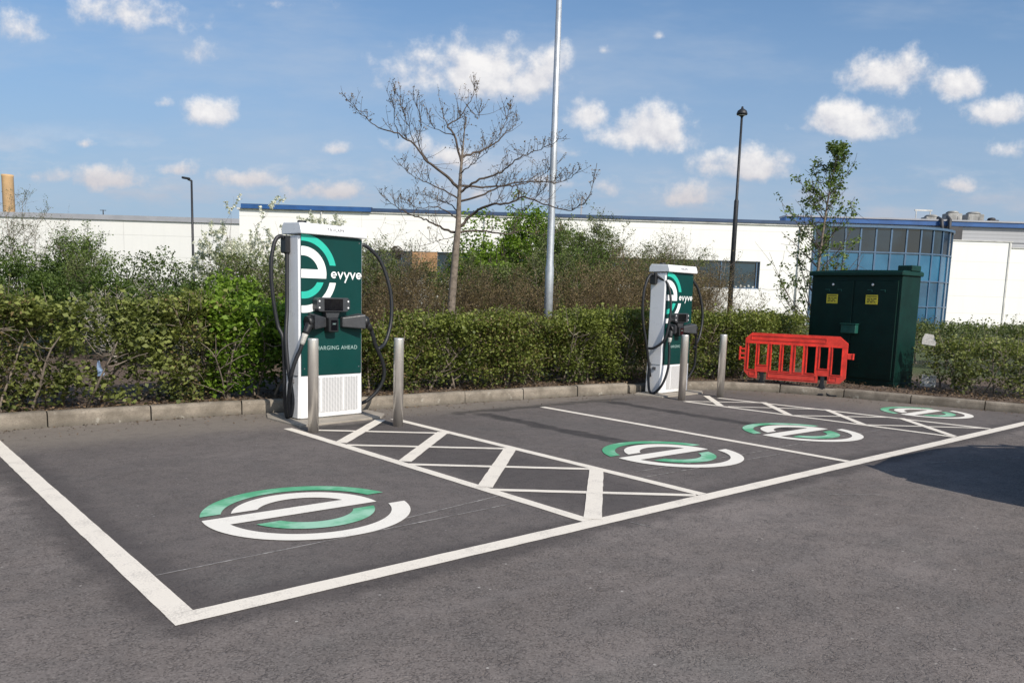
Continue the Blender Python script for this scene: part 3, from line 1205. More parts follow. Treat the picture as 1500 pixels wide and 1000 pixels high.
        left = [(-.02, .22, .30), (-.13, .24, .80), (-.25, .27, 1.30), (-.27, .27, 1.75), (-.18, .25, 2.03), (-.05, .24, 2.09), (.00, .13, 2.03), (.035, -.02, 1.92), (.03, -.10, 1.60),
                (.00, -.11, 1.30), (-.05, -.07, .98), (-.10, .10, .82), (-.12, .24, .80)]
        plug_l = [(.015, -.12, .92), (.035, -.12, 1.0)]
        hand_l = [(.035, -.12, 1.0), (.075, -.10, 1.12)]
        right_a = [(GW + .03, .20, 2.05), (GW + .16, .16, 2.05), (GW + .36, .12, 1.86), (GW + .46, .08, 1.55), (GW + .47, .06, 1.28), (GW + .37, .04, 1.00), (GW + .20, .00, .86), (GW + .08, -.04, .80)]
        right_b = [(GW - .02, -.09, 1.14), (GW + .04, -.09, 1.02), (GW + .12, -.05, .84), (GW + .20, .00, .64), (GW + .22, .02, .46), (GW + .16, .06, .30), (GW + .06, .12, .17), (GW - .02, .16, .10)]
    mb = MB()
    mb.tube(smooth_path(left), CR, 10)
    if variant == 2:
        mb.tube(smooth_path([(.012, -.12, .92), (.02, -.13, .7), (.0, -.13, .45), (-.06, -.08, .2), (-.12, .03, .035), (-.13, .14, .05), (-.10, .2, .3), (-.03, .24, .55)]), CR, 10)
    lc = mb.build('charging_cable', M['rubber'], t)
    mb = MB()
    mb.tube(smooth_path([plug_l[0], plug_l[1]], 4), [.026, .030, .032, .034, .036], 12)
    mb.build('plug', M['plug_grey'], lc)
    mb = MB()
    mb.tube(smooth_path([hand_l[0], hand_l[1]], 4), [.034, .038, .042, .046, .050], 12)
    mb.build('plug_body', M['black_plastic'], lc)
    mb = MB()
    mb.tube(smooth_path(right_a), CR, 10)
    mb.tube(smooth_path(right_b), CR, 10)
    rc = mb.build('charging_cable', M['rubber'], t)
    mb = MB()
    mb.tube([right_b[0], right_b[1]], [.046, .03], 12)
    mb.build('plug_body', M['black_plastic'], rc)
    return t


def grille_mat():
    m, N, b = new_mat('perforated_grille')
    co = N.coords()
    s = N.sep(co)
    fz = N.m('FRACT', N.m('ADD', N.m('MULTIPLY', s[2], 70), N.m('MULTIPLY', s[0], -9)))
    fx = N.m('FRACT', N.m('MULTIPLY', s[0], 26))
    hole = N.m('MULTIPLY', N.ss(N.m('ABSOLUTE', N.m('SUBTRACT', fz, .5)), .18, .3, 1, 0), N.ss(N.m('ABSOLUTE', N.m('SUBTRACT', fx, .5)), .38, .45, 1, 0))
    N.link(N.mix(hole, (.66, .66, .66), (.22, .22, .23)), b.inputs['Base Color'])
    b.inputs['Roughness'].default_value = .5
    return m


M['grille'] = grille_mat()

c1 = (4.197, 8.515, .018)
c2 = (10.245, 8.150, .018)
charger(c1, R(4.4), .985, 'tall white and green EV charger nearest the camera, behind the two front bollards', 1)
charger(c2, R(4.4), .905, 'smaller-looking white and green EV charger farther back, left of the red barrier', 2)

# concrete pads
for nm, lab, pts in (('concrete_pad', 'low concrete plinth under the nearer EV charger', [(4.02, 8.16), (5.14, 8.28), (5.32, 8.50), (5.30, 8.90), (4.1, 9.20), (3.98, 8.9)]),
                     ('concrete_pad', 'low concrete plinth under the farther EV charger', [(10.02, 7.92), (11.10, 7.95), (11.32, 8.12), (11.2, 8.42), (10.1, 8.50), (9.90, 8.40)])):
    mb = MB()
    n = len(pts)
    vs = [(x, y, -.02) for x, y in pts] + [(x, y, .022) for x, y in pts]
    mb.add(vs, [tuple(reversed(range(n))), tuple(range(n, 2 * n))] + [(i, (i + 1) % n, n + (i + 1) % n, n + i) for i in range(n)])
    tag(mb.build(nm, M['concrete'], bevel=.008), lab, 'plinth', 'charger plinths')

# ------------------------------------------------------------------ bollards
lab = ['brushed steel bollard standing in front of the left edge of the nearer charger', 'brushed steel bollard standing to the right of the nearer charger',
       'brushed steel bollard standing in front of the right edge of the farther charger', 'brushed steel bollard between the farther charger and the red barrier']
first = None
for i, (x, y) in enumerate([(4.01, 7.82), (5.00, 7.70), (10.06, 7.585), (10.975, 7.525)]):
    if first is None:
        mb = MB()
        mb.lathe([(.056, -.02), (.056, .985), (.0545, .994), (.050, 1.0), (0, 1.002)], n=32)
        o = mb.build('bollard', M['steel'])
        first = o
    else:
        o = first.copy()
        COL.objects.link(o)
    o.location = (x, y, 0)
    o.scale = (1, 1, 1.0)
    tag(o, lab[i], 'bollard', 'steel bollards guarding the chargers')

# ------------------------------------------------------------------ red barrier
bt = thing('traffic_barrier', 'red plastic pedestrian barrier standing in front of the dark green cabinet', 'barrier', (12.51, 7.715, 0), R(-72.4))


def frame_panel():
    """outline with chamfered corners and eight slots, built as a grid of bars"""
    mb = MB()
    y0, y1 = -.022, .022
    out = [(-.34, .32), (-.25, .225), (.02, .205), (1.25, .215), (1.335, .31), (1.335, .89), (1.20, 1.00), (-.24, 1.00), (-.345, .90)]
    top, bot = .815, .365
    slots = [(-.285, -.155, bot), (-.105, .040, .455), (.105, .250, bot), (.305, .435, bot), (.505, .635, bot), (.700, .842, bot), (.905, 1.042, .455), (1.105, 1.255, bot)]
    # top rail
    mb.prism([(-.345, top), (1.335, top), (1.335, .89), (1.20, 1.0), (-.24, 1.0), (-.345, .90)], y0, y1)
    # bottom rail
    mb.prism([(-.34, .365), (-.34, .32), (-.25, .225), (-.115, .212), (-.115, .365)], y0, y1)
    mb.prism([(.05, .365), (.05, .206), (.895, .21), (.895, .365)], y0, y1)
    mb.prism([(1.052, .365), (1.052, .213), (1.25, .22), (1.335, .31), (1.335, .365)], y0, y1)
    # pockets above the feet
    mb.prism([(-.115, .455), (-.115, .33), (.05, .33), (.05, .455)], y0, y1)
    mb.prism([(.895, .455), (.895, .33), (1.052, .33), (1.052, .455)], y0, y1)
    # uprights
    xs = [(-.345, -.285)] + [(slots[i][1], slots[i + 1][0]) for i in range(7)] + [(1.255, 1.335)]
    for a, b in xs:
        zb = .365
        if abs(a - (-.155)) < .01 or abs(b - .105) < .01 or abs(a - .842) < .01 or abs(b - 1.105) < .01:
            zb = .365
        mb.box(((a + b) / 2, 0, (top + zb) / 2), (b - a, .040, top - zb))
    # raised ribs round the slots and long recess lips
    for s0, s1, zb in slots:
        for xx in (s0 - .004, s1 + .004):
            mb.box((xx, 0, (top + zb) / 2), (.010, .064, top - zb + .012))
        for zz in (top + .006, zb - .006):
            mb.box(((s0 + s1) / 2, 0, zz), (s1 - s0 + .03, .066, .012))
    for (a, b, c, d) in ((-.24, 1.0, .885, .955), (.08, .87, .245, .325), (-.24, -.14, .26, .33), (1.08, 1.2, .25, .32)):
        for zz in (c, d):
            mb.box(((a + b) / 2, 0, zz), (b - a, .060, .010))
        for xx in (a, b):
            mb.box((xx, 0, (c + d) / 2), (.010, .058, d - c))
    return mb


frame_panel().build('panel', M['red_plastic'], bt)
mb = MB()
mb.box((1.385, 0, .68), (.10, .038, .095), bev=.006)
mb.box((1.428, 0, .68), (.022, .06, .10), bev=.004)
mb.build('coupling_hook', M['red_plastic'], bt)
mb = MB()
for zz in (.55, .63, .71):
    mb.box((-.385, 0, zz), (.085, .045, .035), bev=.006)
mb.box((-.435, 0, .63), (.03, .05, .24), bev=.006)
mb.build('coupling_eye', M['red_plastic'], bt)
for x, sg in ((-.03, -1), (.97, 1)):
    mb = MB()
    mb.box((x, 0, .19), (.062, .036, .34), bev=.004)
    mb.box((x, 0, .02), (.085, .09, .035), bev=.008)
    mb.tube(smooth_path([(x - .03, .0, .20), (x - .08, .0, .07), (x - .20, .02, .018), (x - .34, .03, .02), (x - .42, .02, .10)]), .013, 8)
    mb.tube(smooth_path([(x + .03, .0, .20), (x + .07, .0, .07), (x + .16, -.02, .018), (x + .52, -.03, .016), (x + .60, -.02, .07)]) if sg < 0 else smooth_path([(x + .03, .0, .20), (x + .06, .0, .08), (x + .14, -.02, .018), (x + .26, -.02, .018)]), .013, 8)
    mb.build('foot', M['black_metal'], bt)

# ------------------------------------------------------------------ green cabinet
M['handle_green'] = mat('faded_green_handle_cover', (.012, .085, .065), .45, 0, .15, 6)
CROT = math.atan2(7.98 - 6.22, 14.3 - 14.147) + math.pi  # local x runs along the front face, left to right
cb = thing('utility_cabinet', 'large dark green double-door electrical cabinet behind the red barrier', 'electrical cabinet', (14.30, 7.93, .10), CROT)
CW, CD, CH = 1.74, .60, 1.95
mb = MB()
mb.box((CW / 2, CD / 2, CH / 2), (CW, CD, CH), bev=.006)
mb.box((CW / 2, CD / 2, .05), (CW + .02, CD + .02, .10), bev=.006)
mb.build('body', M['cab_green'], cb)
mb = MB()
mb.box((CW / 2, CD / 2 - .02, CH + .035), (CW + .07, CD + .10, .075), bev=.012)
mb.prism([(-.01, CH + .074), (CW + .01, CH + .074), (CW + .01, CH + .085), (CW / 2, CH + .10), (-.01, CH + .085)], -.02, CD + .01)
rf = mb.build('roof', M['cab_green_edge'], cb)
mb = MB()
mb.box((CW - .10, CD * .62, CH + .13), (.26, .30, .10), bev=.01)
mb.build('vent_box', M['cab_green_edge'], rf)
for k in range(2):
    x0 = .05 + k * .83
    mb = MB()
    mb.box((x0 + .405, -.008, 1.0), (.80, .02, 1.72), bev=.006)
    d = mb.build('door', M['cab_green'], cb)
    for hx in (.30, .54):
        mb = MB()
        mb.prism([(x0 + hx - .05, 1.694), (x0 + hx + .03, 1.694), (x0 + hx + .03, 1.665), (x0 + hx + .042, 1.665), (x0 + hx + .042, 1.706), (x0 + hx - .05, 1.706)], -.024, -.016)
        mb.build('lifting_lug', M['handle_green'], d)
    mb = MB()
    lx = x0 + (.40 if k == 0 else .34)
    mb.box((lx, -.0195, 1.52 + .01), (.225, .003, .165))
    wl = mb.build('warning_label', M['yellow'], d)
    mb = MB()
    mb.box((lx, -.0214, 1.585), (.19, .001, .016))
    for r_i, (z_, ws) in enumerate(((1.545, (.05, .03, .06)), (1.515, (.06, .06)), (1.485, (.04, .05, .03)))):
        xx = lx - .085
        for w_ in ws:
            mb.box((xx + w_ / 2, -.0214, z_), (w_, .001, .017))
            xx += w_ + .018
    mb.build('label_print', M['label_ink'], wl)
    mb = MB()
    mb.lathe([(.022, 0), (.022, .01), (.012, .016), (0, .017)], n=14)
    mb.v = [(lx + .0 + a, -.018 - c_, 1.79 + b_) for a, b_, c_ in mb.v]
    mb.build('lock_cap', M['vinyl_white'], d)
    mb = MB()
    for j in range(4):
        mb.box((x0 + (.64 if k == 0 else .16), -.020, .33 + j * .022), (.09, .006, .010))
    mb.build('vent_louvre', M['cab_green_edge'], d)
mb = MB()
mb.box((.865, -.055, 1.00), (.29, .10, .16), bev=.01)
mb.prism([(.71, 1.082), (1.02, 1.082), (1.02, 1.098), (.71, 1.098)], -.125, -.002)
mb.build('handle_cover', M['handle_green'], cb)

# ------------------------------------------------------------------ lamp posts
# near galvanised column: its head is above the frame
x, y = 9.93, 10.49
lp = thing('street_lamp', 'tall galvanised lamp column rising out of the top of the picture behind the hedge', 'street lamp', (x, y, .1), 0, 'lamp posts')
mb = MB()
mb.tube([(0, 0, 0), (0, 0, 1.9), (0, 0, 2.0), (0, 0, 3.6), (0, 0, 8.0)], [.075, .075, .062, .060, .042], 18)
mb.lathe([(.088, 0), (.088, .04), (.076, .05)], n=18)
mb.build('column', M['galv'], lp)
mb = MB()
mb.box((-.25, .05, 8.05), (.62, .24, .10), rz=.2, bev=.03)
mb.tube([(0, 0, 7.97), (0, 0, 8.06)], .06, 14)
mb.build('lamp_head', M['galv'], lp)

x, y, _ = site(7.28, 26.3)
lp = thing('street_lamp', 'slim black lamp post with a dome-shaped head beside the far window', 'street lamp', (22.66, 15.38, 0), 0, 'lamp posts')
mb = MB()
mb.tube([(0, 0, 0), (0, 0, 4.7), (0, 0, 4.8), (0, 0, 7.34)], [.088, .072, .046, .036], 16)
mb.lathe([(.05, 4.66), (.076, 4.72), (.046, 4.78)], n=16)
mb.build('column', M['black_metal'], lp)
mb = MB()
mb.lathe([(.04, 7.31), (.08, 7.36), (.165, 7.38), (.17, 7.42), (.14, 7.50), (.07, 7.55), (.04, 7.57), (.028, 7.63), (0.0, 7.64)], n=20)
lh = mb.build('lamp_head', M['black_metal'], lp)
mb = MB()
mb.lathe([(.0, 7.345), (.10, 7.35), (.13, 7.375)], n=20)
mb.build('lens', M['lens'], lh)

lp = thing('street_lamp', 'distant slim lamp post with a side-mounted head in front of the far-left warehouse', 'street lamp', (16.45, 46.3, 0), FACADE_ROT, 'lamp posts')
mb = MB()
mb.tube([(0, 0, 0), (0, 0, 2.0), (0, 0, 7.3)], [.09, .075, .055], 12)
mb.build('column', M['black_metal'], lp)
mb = MB()
mb.tube([(0.02, 0, 7.28), (-.20, 0, 7.36)], .05, 10)
mb.box((-.30, 0, 7.42), (.46, .2, .12), M=Matrix.Rotation(R(8), 3, 'Y'), bev=.04)
mb.build('lamp_head', M['black_metal'], lp)

# ------------------------------------------------------------------ warehouse
ox, oy, _ = site(0, 69.4)
wb = thing('warehouse_building', 'long white clad warehouse with a blue roof edge and a curved glass entrance bay', 'warehouse', (ox, oy, 0), FACADE_ROT)
# local: x = along facade, y = away from the camera
S0, S1 = -20.7, 62.0
FY0 = -7.2                                     # front facade
WZ0, WZ1 = 2.60, 4.66
mb = MB()


def wall_box(mb, x0, x1, y0, y1, z0, z1):
    mb.box(((x0 + x1) / 2, (y0 + y1) / 2, (z0 + z1) / 2), (x1 - x0, y1 - y0, z1 - z0))


WX0, WX1 = -11.2, 18.75
GX0 = 22.7                                     # glass starts here
wall_box(mb, S0, WX0, FY0, 22, -.1, 7.38)
wall_box(mb, WX0, WX1, FY0, FY0 + .4, -.1, WZ0)
wall_box(mb, WX0, WX1, FY0, FY0 + .4, WZ1, 7.38)
wall_box(mb, WX0, WX1, FY0 + .6, 22, -.1, 7.36)
wall_box(mb, WX1, GX0, FY0, 22, -.1, 7.38)
mb.build('wall', M['clad'], wb)
mb = MB()
wall_box(mb, GX0 + .02, S1, -.03, 29, 7.2, 8.42)
wall_box(mb, 35.6, S1, .05, 29, -.1, 7.2)
mb.build('upper_wall', M['clad_grey'], wb)
mb = MB()
for x_ in (-14.5, -2.2, 21.6):
    mb = MB()
    mb.tube([(x_, FY0 - .09, 0), (x_, FY0 - .09, 7.4)], .055, 8)
    mb.build('downpipe', M['plant_white'], wb)
mb = MB()
wall_box(mb, S0 - .15, GX0, FY0 - .10, FY0 + .9, 7.38, 7.50)
mb.build('gutter', M['plant_white'], wb)
mb = MB()
wall_box(mb, S0 + .2, GX0, FY0 - .16, FY0 + .8, 7.50, 7.74)
wall_box(mb, S0 + .2, -10.7, FY0 - .20, FY0 + .7, 7.74, 7.80)
mb.build('roof_edge', M['roof_dark'], wb)
mb = MB()
wall_box(mb, S0 + .2, -10.75, FY0 - .26, FY0 + .3, 7.46, 7.77)
mb.build('roof_trim', M['roof_blue'], wb)
mb = MB()
wall_box(mb, GX0, S1, -.34, 1.2, 8.42, 8.80)
mb.build('roof_trim', M['roof_blue'], wb)
mb = MB()
wall_box(mb, GX0, S1, -.42, 1.4, 8.80, 8.93)
wall_box(mb, S0 + 1, S1, 1.5, 28, 7.6, 8.6)
mb.build('roof', M['roof_grey'], wb)
# strip window
mb = MB()
step = 2.7
xx = WX0
mb2 = MB()
zc = (WZ0 + WZ1) / 2
while xx < WX1 - .1:
    xe = min(xx + step, WX1)
    mb2.box(((xx + xe) / 2, FY0 + .22, zc), (xe - xx - .08, .04, WZ1 - WZ0 - .08))
    mb.box((xx + .03, FY0 + .16, zc), (.08, .12, WZ1 - WZ0))
    xx = xe
mb.box((WX1 - .03, FY0 + .16, zc), (.08, .12, WZ1 - WZ0))
mb.box(((WX0 + WX1) / 2, FY0 + .155, WZ0 + .03), (WX1 - WX0, .13, .08))
mb.box(((WX0 + WX1) / 2, FY0 + .155, WZ1 - .03), (WX1 - WX0, .13, .08))
wf = mb.build('strip_window', M['frame_blue'], wb)
mb2.build('pane', M['glass_win'], wf)
mb = MB()
rgw = random.Random(4)
for k in range(9):
    x_ = 15.8 + k * .31 + rgw.random() * .1
    mb.box((x_, FY0 + .19, WZ0 + .12 + rgw.random() * .12), (.14, .01, .06 + rgw.random() * .12))
mb.build('sill_clutter', M['plant_white'], wf)
mb = MB()
mb.box((-6.7, FY0 + .10, 3.95), (1.9, .1, 1.5))
mb.build('boarded_window', M['board'], wb)
# glazed end: flat panels that turn a quarter circle at the corner
BX, BR = 29.65, 5.8
BY = FY0 + BR - .05
levels = [(-.1, 1.6), (1.68, 3.52), (3.60, 5.56), (5.66, 7.42)]
gm = [M['glass_mid'], M['glass_mid'], M['glass_sky'], M['glass_dark']]
PL = [(GX0 + (BX - GX0) * i / 6, BY - BR) for i in range(6)]
NQ = 8
PL += [(BX + BR * math.cos(-math.pi / 2 + math.pi / 2 * i / NQ), BY + BR * math.sin(-math.pi / 2 + math.pi / 2 * i / NQ)) for i in range(NQ + 1)]
PL.append((BX + BR, BY + .8))
bay = MB()
for i in range(len(PL) - 1):
    a, b = Vector(PL[i]), Vector(PL[i + 1])
    t = (b - a).normalized() * .03
    a, b = a + t, b - t
    for k, (z0, z1) in enumerate(levels):
        bay.cur = k
        bay.add([(a.x, a.y, z0), (b.x, b.y, z0), (b.x, b.y, z1), (a.x, a.y, z1)], [(0, 1, 2, 3)])
bay.cur = 0
bo = bay.build('glass_bay', gm, wb)
mb = MB()
for i, p in enumerate(PL):
    q0, q1 = Vector(PL[max(i - 1, 0)]), Vector(PL[min(i + 1, len(PL) - 1)])
    mb.box((p[0], p[1], 3.68), (.12, .13, 7.5), rz=math.atan2((q1 - q0).y, (q1 - q0).x))


def band(mb, w0, w1, z0, z1):
    P = [Vector(p) for p in PL]
    vs, fs = [], []
    for i, p in enumerate(P):
        t = (P[min(i + 1, len(P) - 1)] - P[max(i - 1, 0)]).normalized()
        n = Vector((t.y, -t.x))
        a, b = p + n * w0, p + n * w1
        vs += [(a.x, a.y, z0), (b.x, b.y, z0), (b.x, b.y, z1), (a.x, a.y, z1)]
    for i in range(len(P) - 1):
        for j in range(4):
            fs.append((i * 4 + j, i * 4 + (j + 1) % 4, (i + 1) * 4 + (j + 1) % 4, (i + 1) * 4 + j))
    mb.add(vs, fs)


for z0, z1 in ((1.6, 1.68), (3.52, 3.60), (5.56, 5.66)):
    band(mb, -.1, .085, z0, z1)
mb.build('mullion', M['frame_blue'], bo)
mb = MB()
n = len(PL)
poly = [(p[0], p[1]) for p in PL] + [(GX0, BY + .8)]
mb.add([(x, y, 7.56) for x, y in poly], [tuple(range(len(poly)))])
band(mb, -.3, .18, 7.42, 7.60)
mb.build('bay_roof', M['frame_blue'], bo)
# annex blocks right of the bay
mb = MB()
wall_box(mb, 35.75, 41.3, -1.2, .04, -.1, 7.14)
wall_box(mb, 41.33, S1, -1.15, .03, -.1, 6.66)
mb.build('annex_wall', M['clad'], wb)
mb = MB()
wall_box(mb, 35.7, 41.36, -1.27, .02, 7.14, 7.23)
wall_box(mb, 41.37, S1, -1.22, .02, 6.66, 6.75)
wall_box(mb, 41.1, 41.22, -1.26, -1.2, 0, 7.12)
mb.build('annex_coping', M['plant_white'], wb)
mb = MB()
wall_box(mb, 35.9, 37.6, -.30, .0, 7.24, 8.40)  # dark grey box standing in for the shaded gap above the annex
mb.tube([(35.9, -.5, 7.3), (35.6, -.6, 8.9), (35.7, .2, 9.1)], .14, 10)
mb.tube([(36.4, -.5, 7.25), (36.3, -.6, 8.9), (36.5, .2, 9.2)], .14, 10)
mb.build('duct_and_dark_gap', M['dark_metal'], wb)
for (x_, w_, h_) in ((35.7, 1.3, .36), (37.5, 1.25, .72), (39.3, 1.4, .70), (40.9, .8, .26)):
    mb = MB()
    mb.box((x_, 1.4, 8.9 + h_ / 2), (w_, 1.0, h_), bev=.05)
    mb.lathe([(w_ * .36, 0), (w_ * .42, .08), (w_ * .30, .20), (0, .24)], (x_, 1.4, 8.9 + h_), 14)
    for q in (-.3, .3):
        mb.box((x_ + q * w_, .88, 8.9 + h_ * .4), (w_ * .25, .04, h_ * .5))
    mb.build('roof_unit', M['unit_grey'] if w_ > .9 else M['dark_metal'], wb)
mb = MB()
mb.box((34.9, 1.2, 9.8), (1.5, .1, .12))
mb.box((34.3, 1.2, 9.3), (.06, .06, .9))
mb.box((35.5, 1.2, 9.3), (.06, .06, .9))
mb.build('roof_rail', M['plant_white'], wb)
mb = MB()
mb.box((5.1, -6.2, 8.4), (.12, .12, 1.5))
mb.build('vent_pipe', M['roof_grey'], wb)

# far-left warehouse and chimney
ox, oy, _ = site(0, 95)
lb = thing('warehouse_building', 'low white warehouse with a grey roof band far off at the left', 'warehouse', (ox, oy, 0), FACADE_ROT)
mb = MB()
wall_box(mb, -82, -31.5, 0, 25, -.1, 8.85)
mb.build('wall', M['clad_far'], lb)
mb = MB()
wall_box(mb, -82.2, -31.2, -.2, 24, 8.85, 9.40)
mb.build('roof', M['roof_grey'], lb)
mb = MB()
mb.tube([(-47.5, .5, 9.4), (-47.5, .5, 10.0)], .06, 8)
mb.box((-47.5, .5, 9.95), (.7, .05, .06))
mb.build('roof_mast', M['dark_metal'], lb)
ox, oy, _ = site(-61.1, 100)
ch = thing('chimney_stack', 'buff coloured cylindrical chimney at the far left edge', 'chimney', (ox, oy, 0))
mb = MB()
mb.lathe([(.68, 0), (.64, 13.9), (.66, 13.95), (.66, 14.2), (.5, 14.2), (.5, 13.8)], n=24)
mb.build('shaft', M['chimney'], ch)

# ------------------------------------------------------------------ vegetation


def veg_part(name, parent, V, Fa, m, tone=None, smooth=False):
    return np_mesh(name, V, Fa, m, parent, tone, smooth)


def stem_system(rg, h, w, n_stems, n_sub, n_twig, r0, spread=.6, up=.18, bend=.16, base=.12):
    """multi-stemmed shrub skeleton -> lines, twig points"""
    lines, pts = [], []
    for _ in range(n_stems):
        a = rg.uniform(0, 2 * np.pi)
        b = np.array([math.cos(a), math.sin(a), 0]) * w * base * rg.uniform(0, 1)
        tilt = spread * rg.uniform(.1, 1)
        d = np.array([math.cos(a) * tilt, math.sin(a) * tilt, 1.0])
        L = h * rg.uniform(.75, 1.08) / math.sqrt(1 + tilt * tilt * .35)
        P, dl = curve_pts(b, d, L, 8, bend * .6, up * .4, rg)
        lines.append((P, np.linspace(r0, r0 * .28, 8)))
        for _ in range(n_sub):
            t = rg.uniform(.18, .98)
            i = min(6, int(t * 7))
            p = P[i] + (P[i + 1] - P[i]) * (t * 7 - i)
            a2 = rg.uniform(0, 2 * np.pi)
            d2 = np.array([math.cos(a2), math.sin(a2), rg.uniform(.1, .9)])
            L2 = h * rg.uniform(.18, .42) * (1.15 - .5 * t)
            P2, _d = curve_pts(p, d2, L2, 5, bend, up, rg)
            lines.append((P2, np.linspace(r0 * .38, r0 * .14, 5)))
            for _ in range(n_twig):
                t2 = rg.uniform(.15, 1)
                i2 = min(3, int(t2 * 4))
                p2 = P2[i2] + (P2[i2 + 1] - P2[i2]) * (t2 * 4 - i2)
                d3 = rg.normal(size=3) * .8 + np.array([0, 0, .5])
                P3, _d = curve_pts(p2, d3, L2 * rg.uniform(.3, .65), 4, bend, up, rg)
                lines.append((P3, np.linspace(r0 * .17, r0 * .09, 4)))
                pts.append(P3)
    return lines, pts


def on_twigs(rg, pts, n, scatter):
    P = np.array(pts)
    k = rg.integers(0, len(P), n)
    u = rg.uniform(0, P.shape[1] - 1.001, n)
    i = u.astype(int)
    f = (u - i)[:, None]
    q = P[k, i] * (1 - f) + P[k, i + 1] * f
    return q + rg.normal(0, scatter, (n, 3)), k


def clump_cloud(rg, w, d, h, z0, n_cl, n_leaf, rc, flat=.8, lump=.25):
    """leaves sat on clumps spread through a lumpy dome"""
    th = rg.uniform(0, 2 * np.pi, n_cl)
    cosf = rg.uniform(-.25, 1, n_cl)
    rad = rg.uniform(.35, 1.0, n_cl) ** .5
    lumpf = 1 + lump * np.sin(th * 3 + rg.uniform(0, 6)) * np.cos(cosf * 4 + rg.uniform(0, 6))
    sf = np.sqrt(1 - cosf ** 2 * .98)
    C = np.stack([w / 2 * rad * lumpf * sf * np.cos(th), d / 2 * rad * lumpf * sf * np.sin(th), z0 + (h - z0) * (.35 + .62 * cosf * rad * lumpf)], 1)
    ct = rg.uniform(.05, .85, n_cl)
    k = rg.integers(0, n_cl, n_leaf)
    o = rg.normal(size=(n_leaf, 3))
    o /= np.linalg.norm(o, axis=1)[:, None]
    o *= (rc * (.55 + .5 * rg.uniform(0, 1, n_leaf) ** .6) * (0.7 + .6 * ct[k]))[:, None]
    o[:, 2] *= flat
    P = C[k] + o
    P[:, 2] = np.maximum(P[:, 2], .03)
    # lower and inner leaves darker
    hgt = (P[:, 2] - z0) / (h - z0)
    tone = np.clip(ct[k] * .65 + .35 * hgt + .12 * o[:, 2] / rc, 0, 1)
    return P, tone


GV = .08


